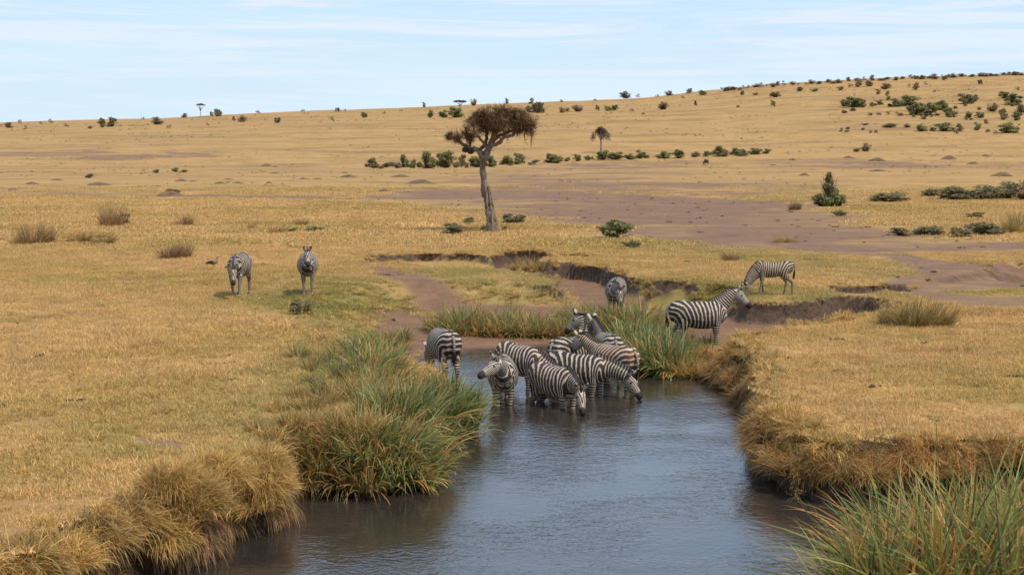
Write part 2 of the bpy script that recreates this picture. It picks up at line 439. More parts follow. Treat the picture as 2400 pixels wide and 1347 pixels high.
# gullies and erosion steps cut into the plain: outline on the plain, depth, wall width
def pp(*uv): return np.array([at(u, v, 1.0)[:2] for u, v in uv])
CUTS = [(pp((855, 612), (960, 617), (1060, 623), (1170, 628), (1175, 608), (1100, 594), (1000, 592), (880, 594)), .36, .35),
        (pp((470, 574), (620, 577), (690, 581), (745, 580), (740, 570), (660, 566), (560, 567)), .35, .22),
        (pp((-60, 566), (120, 563), (280, 556), (330, 549), (200, 547), (60, 552), (-60, 556)), .40, .3),
        (pp((1500, 672), (1570, 676), (1625, 664), (1600, 655), (1530, 655)), .30, .3),
        (pp((1945, 683), (2030, 686), (2110, 680), (2105, 664), (2040, 668), (1960, 668)), .40, .35),
        (pp((2180, 655), (2290, 660), (2400, 650), (2480, 640), (2480, 622), (2390, 628), (2300, 634)), .35, .8),
        (pp((2330, 625), (2400, 640), (2450, 632), (2400, 615)), .25, .5),
        (pp((1305, 603), (1380, 604), (1440, 601), (1380, 595), (1320, 594)), .28, .25),
        (pp((100, 508 - 8), (300, 503), (300, 497), (100, 494)), .0, .5)]
CREST_U = np.array([-1500, -400, 0, 400, 600, 1000, 1250, 1500, 1800, 2100, 2400, 2900, 4200.])
CREST_V = np.array([330, 300, 288, 276, 266, 249, 241, 229, 198, 182, 171, 158, 130.])
Y_FOOT, Y_CREST = 330.0, 800.0

def plain(x, y):
    z = 1.0 + .22 * fbm(x / 9.0, y / 9.0, 3, 4) + .05 * fbm(x / 1.1, y / 1.1, 11, 3)
    u = 1200 + F_PX * x / np.maximum(y, 60)
    crest = CAM_H + Y_CREST / F_PX * (V_H - np.interp(1200 + F_PX * x / Y_CREST, CREST_U, CREST_V))
    t = (y - Y_FOOT) / (Y_CREST - Y_FOOT)
    up = np.where(t < 1, np.clip(t, 0, 1) ** 1.06, 1 - .25 * np.clip(t - 1, 0, 3))
    z = z + (crest - 1.0) * up
    z = z + smooth((y - 140) / 300) * (1.3 * fbm(x / 60.0, y / 60.0, 21, 4) + .25 * fbm(x / 9.0, y / 14.0, 29, 3))
    return z

MOUNDS = []   # filled below: (x, y, radius, height) raised in the sheet of ground itself is avoided; mounds are objects

def terrain(x, y):
    x = np.asarray(x, float); y = np.asarray(y, float)
    shp = x.shape; x = x.ravel(); y = y.ravel()
    z = plain(x, y)
    near = (y < 95) & (y > 5) & (np.abs(x) < 60)
    dl = np.full(x.shape, 99.0); dp = np.full(x.shape, 99.0); cliff = np.zeros(x.shape); cut = np.zeros(x.shape)
    if near.any():
        xn, yn = x[near], y[near]
        jx = xn + .35 * fbm(xn / .9, yn / .9, 41, 3); jy = yn + .35 * fbm(xn / .9, yn / .9, 51, 3)
        d, w = sdf(LOW, jx, jy, LOW_W); p, _ = sdf(POND, jx, jy)
        floor = np.where(p > 0, np.minimum(.34, .02 + .055 * p), -np.minimum(.33, .03 + .16 * -p)) + np.where(p > .2, .10 * fbm(xn / 1.3, yn / 1.3, 61, 3), 0)
        s = smooth(d / w)
        zn = floor + (z[near] - floor) * s
        for poly, dep, ww in CUTS:
            c, _ = sdf(poly, jx, jy)
            k = dep * (1 - smooth(c / ww)); cut[near] = np.maximum(cut[near], k); zn = zn - k
        z[near] = zn; dl[near] = d; dp[near] = p
    return z.reshape(shp), dl.reshape(shp), dp.reshape(shp), cut.reshape(shp)

def H(x, y): return float(terrain(np.array([x]), np.array([y]))[0][0])

def at_ground(u, v):
    """where the sight line of pixel (u, v) meets the ground"""
    dx = (u - 1200.0); dyp = (673.5 - v)
    d = np.array([dx, F_PX * CP + dyp * SP, -F_PX * SP + dyp * CP]); d /= d[1]
    ys = np.concatenate([np.arange(14, 90, .1), np.arange(90, 360, .5), np.arange(360, 830, 1.0)])
    zz = terrain(d[0] * ys, ys)[0]
    hit = np.nonzero(CAM_H + d[2] * ys <= zz)[0]
    k = hit[0] if len(hit) else len(ys) - 32
    return np.array([d[0] * ys[k], ys[k], zz[k]])

def graded(start, step, grow, stop):
    out = [start]
    while out[-1] < stop: out.append(out[-1] + step); step *= grow
    return out
xs = graded(13, .13, 1.035, 1500); xs = np.array([-a for a in reversed(xs)] + list(np.arange(-12.87, 12.95, .13)) + xs)
ys = np.concatenate([np.arange(-60, 8, 4.0), np.arange(8, 20, .2), np.arange(20, 66, .10), graded(66, .14, 1.03, 5000)])
GX, GY = np.meshgrid(xs, ys)
GZ, GD, GP, GC = terrain(GX, GY)
ny, nx = GX.shape

# bare earth, mud and greener turf, as shapes on the ground
def area(*uv, z=1.0): return np.array([at(u, v, z)[:2] for u, v in uv])
SOIL = [(area((800, 452), (1000, 428), (1180, 406), (1450, 402), (1700, 420), (2000, 440), (2050, 480), (1700, 470), (1200, 460), (1000, 462)), 30.0, .52),
        (area((860, 462), (1000, 450), (1180, 446), (1450, 456), (1650, 464), (1830, 474), (1960, 505), (2090, 552), (2140, 572), (1900, 582), (1700, 574), (1560, 560), (1420, 528), (1230, 503), (1050, 486), (900, 474)), 14.0, .92),
        (area((1760, 570), (2100, 574), (2400, 568), (2700, 565), (2700, 590), (2400, 588), (2150, 592), (1900, 592)), 2.0, .9),
        (area((1900, 594), (2080, 600), (2160, 640), (2060, 660), (2130, 700), (2260, 718), (2480, 720), (2480, 690), (2300, 694), (2200, 680), (2420, 672), (2480, 612), (2250, 622), (2120, 596)), 1.6, .95),
        (area((-200, 452), (300, 460), (700, 466), (960, 474), (960, 467), (700, 459), (300, 453), (-200, 444)), 2.5, .8),
        (area((-100, 384), (250, 388), (420, 386), (520, 388), (520, 383), (300, 382), (-100, 378)), 6, .5),
        (area((1150, 404), (1300, 398), (1700, 394), (2400, 398), (2400, 390), (1700, 388), (1300, 390)), 14, .55),
        (area((330, 1030), (430, 1038), (440, 1056), (350, 1050)), .5, 1.0), (area((618, 653), (690, 645), (698, 651), (640, 657)), .4, 1.0), (area((150, 1000), (230, 1004), (220, 1012), (160, 1010)), .5, .7), (area((20, 850), (80, 848), (84, 854), (30, 857)), .4, .8), (area((2080, 1000), (2160, 1003), (2150, 1010), (2090, 1008)), .3, .7),
        (area((1900, 640), (1980, 660), (1960, 690), (2000, 700), (2060, 702), (2060, 690), (1990, 665)), 1.0, .6)]
MUD = [(area((850, 636), (930, 646), (1010, 672), (1100, 690), (1300, 694), (1380, 704), (1330, 726), (1040, 760), (1000, 770), (950, 745), (1000, 722), (950, 680), (880, 660), z=.7), 1.6, .95),
       (area((880, 735), (960, 725), (1010, 760), (1000, 840), (930, 872), (900, 850), (935, 800), (880, 770), z=.4), 1.0, 1.0)]
GREEN = [(area((560, 690), (700, 650), (900, 655), (960, 690), (1010, 730), (980, 755), (860, 750), (700, 735)), 3.0, 1.0),
         (area((900, 640), (1100, 630), (1300, 648), (1420, 680), (1400, 700), (1200, 690), (1000, 680)), 2.5, .8),
         (area((1450, 650), (1750, 660), (1960, 690), (1960, 725), (1700, 700), (1480, 700)), 1.5, 1.0),
         (area((1480, 560), (1700, 575), (2000, 600), (2200, 640), (2000, 650), (1800, 610), (1500, 590)), 4, .55),
         (area((450, 480), (800, 470), (900, 490), (600, 500)), 8, .3),
         (area((560, 1080), (1000, 800), (800, 780), (620, 860), (480, 1000)), 1.5, .7),
         (area((1830, 690), (2400, 672), (2400, 692), (2000, 720)), 1.5, .5),
         (area((200, 1000), (420, 1050), (330, 1080), (180, 1040)), 1.0, .5)]
def cover(lst, x, y):
    r = np.zeros(x.shape)
    for poly, soft, amt in lst:
        d, _ = sdf(poly, x, y); r = np.maximum(r, amt * (1 - smooth(d / soft + .35)))
    return r
def surface(x, y, dl, dp, cut):
    near = y < 420
    soil = np.zeros(x.shape); mud = np.zeros(x.shape); green = np.zeros(x.shape)
    soil[near] = cover(SOIL, x[near], y[near])
    n2 = y < 95
    mud[n2] = cover(MUD, x[n2], y[n2]); green[n2] = cover(GREEN, x[n2], y[n2])
    mud = np.maximum(mud, 1 - smooth((dl + .1) / .8))
    return soil, mud, green
fx, fy = GX.ravel(), GY.ravel()
soil, mud, green = surface(fx, fy, GD.ravel(), GP.ravel(), GC.ravel())
gzy, gzx = np.gradient(GZ, ys, xs)
slope = np.sqrt(gzx ** 2 + gzy ** 2).ravel()
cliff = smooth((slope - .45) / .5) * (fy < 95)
wet = (1 - smooth((GP.ravel()) / .55)) * (GP.ravel() > -50) * (fy < 95)
idx = np.arange(nx * ny).reshape(ny, nx)
f4 = np.stack([idx[:-1, :-1], idx[:-1, 1:], idx[1:, 1:], idx[1:, :-1]], -1).reshape(-1, 4)
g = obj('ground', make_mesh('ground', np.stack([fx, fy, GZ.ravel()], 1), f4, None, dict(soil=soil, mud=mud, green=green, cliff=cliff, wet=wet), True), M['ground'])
g['kind'] = 'structure'

wv = np.concatenate([POND + 0.0]); cx = wv.mean(0)
lo, hi = wv.min(0) - 1.2, wv.max(0) + 1.2
w = obj('water', make_mesh('water', [(lo[0], lo[1], 0), (hi[0], lo[1], 0), (hi[0], hi[1], 0), (lo[0], hi[1], 0)], [(0, 1, 2, 3)]), M['water'])
w['kind'] = 'structure'

# ------------------------------------------------------------------ grass that nobody could count
def scatter(name, pts, protos, scl, tilt, greens, label, mat_done=True):
    """one object of kind stuff: points that carry copies of the prototype tufts"""
    coll = bpy.data.collections.new(name + '_tufts')
    for i, me in enumerate(protos):
        po = bpy.data.objects.new('%s_tuft_%02d' % (name, i), me); coll.objects.link(po)
    n = len(pts)
    me = bpy.data.meshes.new(name); me.vertices.add(n); me.vertices.foreach_set('co', np.asarray(pts, np.float32).ravel())
    def A(k, t, field, a): x = me.attributes.new(k, t, 'POINT'); x.data.foreach_set(field, a)
    A('scl', 'FLOAT', 'value', np.asarray(scl, np.float32)); A('green', 'FLOAT', 'value', np.asarray(greens, np.float32))
    A('pick', 'INT', 'value', rng.integers(0, len(protos), n).astype(np.int32))
    rot = np.zeros((n, 3), np.float32); rot[:, :2] = tilt; rot[:, 2] = rng.uniform(0, 6.283, n)
    A('turn', 'FLOAT_VECTOR', 'vector', rot.ravel())
    o = obj(name, me); o['kind'] = 'stuff'; o['label'] = label
    ng = bpy.data.node_groups.new(name, 'GeometryNodeTree')
    ng.interface.new_socket(name='Geometry', in_out='INPUT', socket_type='NodeSocketGeometry')
    ng.interface.new_socket(name='Geometry', in_out='OUTPUT', socket_type='NodeSocketGeometry')
    N = ng.nodes.new; L = ng.links.new
    gi, go, ip, ci = N('NodeGroupInput'), N('NodeGroupOutput'), N('GeometryNodeInstanceOnPoints'), N('GeometryNodeCollectionInfo')
    ci.inputs['Collection'].default_value = coll; ci.inputs['Separate Children'].default_value = True; ci.inputs['Reset Children'].default_value = True
    def NA(k, t): a = N('GeometryNodeInputNamedAttribute'); a.data_type = t; a.inputs['Name'].default_value = k; return [s for s in a.outputs if s.enabled and s.name == 'Attribute'][0]
    L(gi.outputs[0], ip.inputs['Points']); L(ci.outputs[0], ip.inputs['Instance']); ip.inputs['Pick Instance'].default_value = True
    L(NA('pick', 'INT'), ip.inputs['Instance Index']); L(NA('turn', 'FLOAT_VECTOR'), ip.inputs['Rotation']); L(NA('scl', 'FLOAT'), ip.inputs['Scale'])
    L(ip.outputs[0], go.inputs[0])
    md = o.modifiers.new('scatter', 'NODES'); md.node_group = ng
    return o

GRASS_PAL = [(5, (.66, .41, .155)), (4, (.74, .50, .22)), (.8, (.66, .51, .26)), (.8, (.44, .25, .09)), (.8, (.34, .30, .10))]
def turf_patch(name, size, n, hmin, hmax, wid, seed, lean=.55):
    r = np.random.default_rng(seed)
    cl = r.uniform(-size / 2, size / 2, (max(6, n // 14), 2))
    xy = cl[r.integers(0, len(cl), n)] + r.normal(0, size * .05, (n, 2))
    hh = r.uniform(hmin, hmax, n) * (.7 + .6 * r.random(n))
    d = np.concatenate([r.normal(0, lean, (n, 2)), np.ones((n, 1))], 1)
    v, f4, f3, c = ribbons(np.concatenate([xy, np.full((n, 1), -.02)], 1), d, hh, wid, r.uniform(.2, 1.0, n), 2, palette(n, GRASS_PAL, r), r)
    me = make_mesh(name, v, f4, f3, None, False, c); me.materials.append(M['blades']); return me

def frustum_points(n, y0, y1, power=1.0):
    y = y0 + (y1 - y0) * rng.random(n * 3) ** power
    keep = rng.random(n * 3) < (.37 * y + 4) / (.37 * y1 + 4)
    y = y[keep][:n]; x = rng.uniform(-1, 1, len(y)) * (.37 * y + 4)
    return x, y
def turf(name, n, y0, y1, protos, s0, s1, label, power=1.0, soil_lim=.45):
    x, y = frustum_points(n, y0, y1, power)
    z, dl, dp, cut = terrain(x, y)
    so, mu, gr = surface(x, y, dl, dp, cut)
    e = .12
    zx = (terrain(x + e, y)[0] - z) / e; zy = (terrain(x, y + e)[0] - z) / e
    nz = fbm(x / 2.2, y / 2.2, 77, 4) * 1.1
    fade = rng.random(len(x)) < 1 - smooth((y - y0 - .35 * (y1 - y0)) / (.65 * (y1 - y0))) if y1 > 100 else True
    ok = fade & (so + nz < soil_lim) & (mu + nz < .5) & (np.hypot(zx, zy) < .75) & (cut < .1) & (dp > .1)
    x, y, z, zx, zy, gr = (a[ok] for a in (x, y, z, zx, zy, gr))
    patch = fbm(x / 3.1, y / 3.1, 91, 4)
    s = rng.uniform(s0, s1, len(x)) * (1 + .9 * patch).clip(.5, 1.6)
    scatter(name, np.stack([x, y, z], 1), protos, s, np.stack([np.arctan(zy), -np.arctan(zx)], 1), gr, label)
near_p = [turf_patch('turf_near_%d' % i, .75, 460, .05, .12, .011, 100 + i) for i in range(7)]
turf('meadow_grass', 15000, 15, 72, near_p, .8, 1.35, 'short dry golden grass covering both banks')
mid_p = [turf_patch('turf_mid_%d' % i, 2.6, 620, .07, .16, .03, 200 + i, .7) for i in range(5)]
turf('plain_grass', 9000, 70, 190, mid_p, .8, 1.4, 'sparse dry grass on the open plain')

# ------------------------------------------------------------------ plants
def sedge_mesh(name, n, seed, lmin, lmax, rad, pal, wid=.022, lean=.42, segs=5, droop=(.3, 1.5)):
    r = np.random.default_rng(seed)
    a = r.uniform(0, 6.283, n); rr = rad * np.sqrt(r.random(n))
    root = np.stack([np.cos(a) * rr, np.sin(a) * rr, np.full(n, -.08)], 1)
    out = np.stack([np.cos(a), np.sin(a)], 1) * (rr / rad)[:, None] * lean + r.normal(0, .22, (n, 2))
    d = np.concatenate([out, np.ones((n, 1))], 1)
    K = 9; kc = r.normal(0, rad * .6, (K, 2)); k = np.argmin(((root[:, None, :2] - kc) ** 2).sum(2), 1)
    d[:, :2] += r.normal(0, .28, (K, 2))[k]
    L = r.uniform(lmin, lmax, n) * r.uniform(.75, 1.15, K)[k]
    bent = r.random(n) < .10; dr = np.where(bent, r.uniform(2.2, 3.6, n), r.uniform(droop[0], droop[1], n))
    col = palette(n, pal, r) * r.uniform(.72, 1.2, (K, 1))[k]
    v, f4, f3, c = ribbons(root, d, L, wid * r.uniform(.5, 1.3, n), dr, segs, col, r)
    return make_mesh(name, v, f4, f3, None, False, c)

REED_G = (.205, .25, .070); REED_B = (.205, .26, .115); REED_Y = (.42, .36, .10); DEAD_O = (.55, .27, .08); DEAD_T = (.60, .42, .18); DARK_G = (.08, .10, .035)
P_GREEN = [(4.5, REED_G), (4.5, REED_B), (1.2, REED_Y), (1.6, DEAD_O), (1.2, DEAD_T), (1.0, DARK_G)]
P_MIXED = [(4.0, REED_G), (3.0, REED_B), (2, REED_Y), (3.2, DEAD_O), (2.4, DEAD_T), (1.4, DARK_G)]
P_DRY = [(2.4, REED_G), (2.0, REED_Y), (3.5, DEAD_O), (5, DEAD_T), (1, (.2, .12, .05))]
P_GOLD = [(5, (.62, .38, .12)), (4, (.70, .47, .18)), (1.6, (.46, .24, .075)), (1.8, (.36, .32, .09)), (.6, (.24, .14, .06))]
P_BROWN = [(5, (.34, .195, .09)), (3, (.46, .29, .13)), (2, (.19, .11, .055)), (.8, (.2, .18, .06))]
SEDGE = dict(
    green=[sedge_mesh('sedge_green_%d' % i, 380, 300 + i, .55, 1.2, .34, P_GREEN, .034) for i in range(4)],
    mixed=[sedge_mesh('sedge_mixed_%d' % i, 380, 320 + i, .45, 1.1, .36, P_MIXED, .032, .55) for i in range(4)],
    dry=[sedge_mesh('sedge_dry_%d' % i, 420, 340 + i, .35, .9, .36, P_DRY, .025, .6) for i in range(3)])
for k in SEDGE.values():
    for m in k: m.materials.append(M['reed'])

def tussock_mesh(name, n, seed, pal=P_GOLD, rad=.42, lmin=.35, lmax=.75, wid=.009, lean=.75, droop=(.9, 2.6), bump=.22):
    """a domed tussock whose long dry blades arch over and hang"""
    r = np.random.default_rng(seed)
    a = r.uniform(0, 6.283, n); q = np.sqrt(r.random(n)); rr = rad * q
    root = np.stack([np.cos(a) * rr, np.sin(a) * rr, bump * (1 - q ** 2) - .05], 1)
    out = np.stack([np.cos(a), np.sin(a)], 1) * (q * lean)[:, None] + r.normal(0, .28, (n, 2))
    d = np.concatenate([out, np.full((n, 1), .8)], 1)
    K = 24; kc = r.normal(0, rad * .65, (K, 2)); k = np.argmin(((root[:, None, :2] - kc) ** 2).sum(2), 1)
    d[:, :2] += r.normal(0, .45, (K, 2))[k]; d[:, 2] += r.normal(0, .25, K)[k]
    L = r.uniform(lmin, lmax, n) * r.uniform(.55, 1.2, K)[k]
    col = palette(n, pal, r, .22) * r.uniform(.8, 1.3, (K, 1))[k] * np.where(r.random((n, 1)) < .10, .5, 1)
    v, f4, f3, c = ribbons(root, d, L, wid * r.uniform(.5, 1.6, n), r.uniform(droop[0], droop[1], n), 5, col, r)
    me = make_mesh(name, v, f4, f3, None, False, c); me.materials.append(M['reed']); return me
TUSS = [tussock_mesh('tussock_%d' % i, 2800, 360 + i, rad=.5, lmin=.18, lmax=.46, wid=.0085, lean=.75, droop=(.3, 2.3), bump=.28) for i in range(4)]
TUSS_B = [tussock_mesh('tussock_brown_%d' % i, 2200, 370 + i, rad=.46, lmin=.2, lmax=.48, wid=.0085, lean=.75, droop=(.3, 2.3), bump=.28, pal=[(4, (.50, .29, .10)), (4, (.58, .35, .13)), (2, (.28, .15, .065)), (.8, (.26, .23, .08))]) for i in range(3)]
MATT = [tussock_mesh('bank_mat_%d' % i, 460, 380 + i, P_GOLD, .26, .12, .34, .009, .8, (.6, 2.6), .12) for i in range(4)]
MATT_B = [tussock_mesh('bank_root_%d' % i, 320, 390 + i, P_BROWN, .22, .25, .55, .009, .9, (2.2, 4.0), .06) for i in range(3)]

# grass hanging over the rim of every bank: continuous fringe, nobody could count it
def rim_points(poly, wid, step, off_lo, off_hi):
    out = []
    n = len(poly)
    for i in range(n):
        a, b = poly[i], poly[(i + 1) % n]; L = np.linalg.norm(b - a)
        if max(a[1], b[1]) < 16: continue
        nrm = np.array([(b - a)[1], -(b - a)[0]]) / (L + 1e-9)
        for t in np.arange(0, L, step):
            k = t / L; p = a + (b - a) * k; w_ = wid[i] * (1 - k) + wid[(i + 1) % n] * k
            if w_ > 1.7: continue
            out.append(np.append(p, w_))
    return np.array(out)
rp = rim_points(LOW, LOW_W, .085, 0, 0)
rp = np.repeat(rp, 5, axis=0)
d0, _ = sdf(LOW, rp[:, 0], rp[:, 1])
cand = rp[:, :2] + rng.normal(0, .38, (len(rp), 2)) * np.maximum(.5, rp[:, 2:3])
z, dl, dp, cut = terrain(cand[:, 0], cand[:, 1])
ok = (dl > .10) & (z > .18) & (np.abs(cand[:, 0]) < .37 * cand[:, 1] + 4) & (dl < rp[:, 2] + .4)
far_ = cand[:, 1] > 43
top = ok & np.where(far_, (z > .88) & (rng.random(len(z)) < .22), z > .62)
face = ok & (z <= .62) & (rng.random(len(z)) < .55)
soil_, mud_, gr_ = surface(cand[:, 0], cand[:, 1], dl, dp, cut)
scatter('bank_fringe_grass', np.stack([cand[top, 0], cand[top, 1], z[top]], 1), MATT, rng.uniform(.6, 1.25, top.sum()) * np.where(far_[top], .6, 1), np.zeros((top.sum(), 2)), gr_[top] * .7, 'golden grass hanging over the rims of the banks')
near_bank = face & (cand[:, 1] < 42)
scatter('bank_root_grass', np.stack([cand[near_bank, 0], cand[near_bank, 1], z[near_bank]], 1), MATT_B, rng.uniform(.5, 1.1, near_bank.sum()), np.zeros((near_bank.sum(), 2)), gr_[near_bank] * 0, 'brown roots and dead grass on the bank faces')
for poly, dep, ww in CUTS[:-1]:
    pass
cp = np.concatenate([rim_points(poly, np.full(len(poly), ww), .12, 0, 0) for poly, dep, ww in CUTS[:-1]])
cand = cp[:, :2] + rng.normal(0, .3, (len(cp), 2)); z, dl, dp, cut = terrain(cand[:, 0], cand[:, 1])
ok = (cut < .12) & (np.abs(cand[:, 0]) < .37 * cand[:, 1] + 4)
ok &= rng.random(len(ok)) < .4
scatter('gully_fringe_grass', np.stack([cand[ok, 0], cand[ok, 1], z[ok]], 1), MATT, rng.uniform(.4, .8, ok.sum()), np.zeros((ok.sum(), 2)), np.zeros(ok.sum()), 'dry grass along the rims of the gullies')

tx, ty = frustum_points(2600, 17, 80, 1.0)
kk = fbm(tx / 4.0, ty / 4.0, 131, 4) > .04
tx, ty = tx[kk], ty[kk]; tz, dl, dp, cut = terrain(tx, ty); ts, tm, tg = surface(tx, ty, dl, dp, cut)
kk = (dl > .5) & (ts < .4) & (tm < .35) & (cut < .05)
scatter('meadow_tufts', np.stack([tx[kk], ty[kk], tz[kk] - .03], 1), MATT + MATT_B[:1], rng.uniform(.25, .75, kk.sum()), np.zeros((kk.sum(), 2)), tg[kk], 'taller dry tufts scattered through the meadow grass')

PIX = {}   # label group -> list of (u, object) so that ordinals can be given from left to right
def plant(name, u, v, meshes, s, key, z=None, sz=None):
    p = at_ground(u, v) if z is None else at(u, v, z)
    zz = H(p[0], p[1])
    o = obj(name, random.choice(meshes), None, None, (p[0], p[1], max(zz, -.05)), random.uniform(0, 6.28), (s, s, s * (sz or 1)))
    PIX.setdefault(key, []).append((u, o)); return o

# sedge beds: (u, v of the foot, size)
def bed(key, kind, rows):
    for u, v, s in rows:
        kinds = SEDGE[kind] if isinstance(kind, str) else SEDGE[random.choice(kind)]
        plant('sedge_clump', u, v, kinds, s * (1.25 if key in ('back_left', 'back_right', 'right_point') else 1.08), key)
bed('left_point', 'green', [(1085, 1000, .85), (1058, 1014, .95), (1040, 985, 1.05), (1020, 1030, 1.0), (1000, 995, .95), (985, 970, .8), (960, 1005, .9), (945, 975, .75), (925, 990, .8), (1040, 962, .9), (1010, 965, .8), (905, 965, .65), (870, 975, .65), (1072, 978, .8)])
bed('left_lower', 'mixed', [(1005, 1110, .85), (975, 1125, .9), (945, 1130, .85), (905, 1135, .85), (865, 1140, .8), (955, 1085, .9), (910, 1090, .9), (985, 1065, .9), (860, 1095, .75), (925, 1050, .85), (870, 1050, .75)])
bed('left_dry', 'dry', [(815, 1135, .85), (770, 1130, .8), (725, 1130, .75), (690, 1120, .7), (800, 1080, .8), (740, 1075, .75), (690, 1065, .7), (640, 1050, .6), (840, 1020, .7), (780, 1010, .6), (720, 1000, .55), (760, 950, .5), (830, 940, .65)])
bed('left_upper', ('green', 'mixed', 'dry'), [(870, 868, .75), (845, 850, .75), (885, 838, .7), (900, 815, .7), (930, 815, .65), (825, 820, .55), (860, 880, .8), (905, 870, .7), (770, 850, .5), (700, 840, .45), (740, 870, .5), (940, 795, .5), (790, 890, .55)])
bed('left_middle', ('dry', 'dry', 'mixed'), [(800, 930, .6), (850, 925, .65), (890, 918, .7), (830, 900, .55), (880, 897, .65), (915, 905, .65), (760, 925, .5), (700, 930, .4), (650, 960, .4), (720, 960, .5), (680, 1000, .5), (600, 1010, .4), (780, 885, .5), (730, 900, .45)])
bed('back_left', ('mixed', 'dry', 'mixed'), [(1020, 775, .55), (1050, 780, .75), (1080, 778, .85), (1110, 782, .85), (1140, 782, .8), (1170, 784, .8), (1200, 784, .8), (1230, 786, .8), (1262, 788, .8), (1290, 788, .75), (1060, 765, .8), (1125, 768, .8), (1185, 770, .8), (1245, 774, .8), (1310, 790, .65)])
bed('back_right', 'mixed', [(1335, 788, .75), (1365, 785, .85), (1395, 782, .9), (1425, 780, .95), (1455, 780, .95), (1485, 782, .95), (1515, 786, .95), (1380, 770, .8), (1440, 765, .9), (1500, 770, .9), (1345, 765, .5), (1320, 742, .4)])
bed('right_point', 'green', [(1480, 862, .95), (1510, 868, 1.0), (1540, 872, .95), (1570, 874, .85), (1470, 838, .95), (1500, 846, 1.05), (1535, 850, 1.0), (1565, 852, .85), (1455, 822, .8), (1485, 826, .9), (1520, 830, .85), (1600, 850, .6), (1555, 825, .7), (1590, 825, .6), (1660, 822, .5)])
bed('right_dry', ('dry', 'mixed'), [(1595, 878, .75), (1620, 880, .75), (1645, 880, .7), (1605, 860, .7), (1640, 856, .65), (1620, 836, .55)])
bed('channel', 'dry', [(1235, 634, .9), (1262, 636, .9), (1215, 634, .7)])
FRONT_PAL = [(5, (.215, .255, .065)), (2.4, (.21, .27, .105)), (3.2, (.46, .42, .11)), (3.6, DEAD_O), (2.4, DEAD_T), (1.0, DARK_G)]
FRONT = [sedge_mesh('sedge_front_%d' % i, 460, 500 + i, .7, 1.8, .42, FRONT_PAL, .033, .62, 7, (.4, 2.2)) for i in range(4)]
for m in FRONT: m.materials.append(M['reed'])
front_spots = [(2065, 1400, .68), (2125, 1390, .82), (2200, 1385, 1.0), (2310, 1395, .95), (2410, 1400, .95), (2070, 1455, .85), (2160, 1460, .95), (2270, 1455, 1.05), (2380, 1460, 1.05), (2010, 1450, .62), (2460, 1350, .9), (2250, 1340, .80), (2120, 1345, .75), (2360, 1345, .8)]
for u, v, s in front_spots:
    p = at(u, v, .05)
    o = obj('sedge_clump', random.choice(FRONT), None, None, (p[0], p[1], 0.0), random.uniform(0, 6.28), s * 1.25)
    PIX.setdefault('front', []).append((u, o))
# umbels of the front sedge: stalk with a star of leaves and brown spikelets
def umbel(u, v, utop, vtop, drop):
    p = at(u, v, .05); d = p[1]
    top = np.array([(utop - 1200) / F_PX * d, d - .15, CAM_H - (vtop - V_H) / F_PX * d]) - np.array([p[0], p[1], 0])
    b = MB(); path = spline([(0, 0, 0), tuple(top * .5 + np.array([0, 0, .06])), tuple(top)], 5)
    b.tube(path, np.linspace(.007, .004, len(path)), n=5, c=(.16, .2, .07), ref=(0, 1, 0))
    r = np.random.default_rng(int(u)); n = 7
    a = r.uniform(0, 6.28, n)
    v_, f4_, f3_, c_ = ribbons(np.repeat(top[None], n, 0), np.stack([np.cos(a), np.sin(a), r.uniform(-.2, .7, n)], 1), r.uniform(.12, .3, n), .012, 1.0, 4, np.tile((.20, .23, .085), (n, 1)), r)
    b.add(v_, f4_, f3_, c_)
    n = 90; dd = r.normal(0, 1, (n, 3)); dd[:, 2] = np.abs(dd[:, 2]) * .8 - .2
    cl = r.normal(0, .05, (n, 3)) + top + np.array([0, 0, .04])
    v_, f4_, f3_, c_ = ribbons(cl, dd, r.uniform(.02, .05, n), .012, .2, 2, palette(n, [(1, (.20, .12, .035)), (1, (.28, .19, .06))], r), r)
    b.add(v_, f4_, f3_, c_)
    o = obj('flowering_sedge', b.mesh('flowering_sedge', False, True), M['reed'], None, (p[0], p[1], 0))
    return o
um = [umbel(2215, 1400, 2198, 985, 0), umbel(2120, 1380, 1992, 1038, 0), umbel(2010, 1390, 1872, 1168, 0), umbel(2060, 1390, 1985, 1095, 0), umbel(2060, 1420, 2060, 1060, 0)]
for o, l in zip(um, ('tall flowering sedge stalk with brown umbel standing highest over the front sedge', 'flowering sedge stalk leaning left with brown umbel over the hanging bank',
                     'low flowering sedge stalk reaching out over the water at the front', 'short leafy sedge stalk with pale star of bracts before the bank tussocks', 'short upright sedge stalk straight behind the front sedge clumps')):
    tag(o, l, 'sedge')

# the separate tussocks on the banks
for u, v, s in [(225, 1285, 1.0), (300, 1225, 1.05), (370, 1265, 1.0), (440, 1210, 1.0), (500, 1170, 1.0), (570, 1185, 1.0), (615, 1150, .95), (130, 1325, 1.0), (50, 1335, 1.0), (400, 1150, .8), (540, 1120, .8), (620, 1110, .8)]:
    plant('grass_tussock', u, v, TUSS, s, 'tus_left')
for u, v, s in [(1660, 850, 1.0), (1700, 875, 1.1), (1735, 905, 1.0), (1765, 930, .9), (1790, 905, .8), (1800, 1010, 1.0), (1820, 1050, 1.1), (1850, 1090, 1.0), (1905, 1120, 1.1), (1960, 1110, 1.0), (2040, 1120, 1.0), (2130, 1115, 1.0), (2230, 1110, 1.0), (2330, 1110, 1.0), (1800, 965, .7), (1840, 1000, .6)]:
    plant('grass_tussock', u, v, TUSS_B, s, 'tus_right')

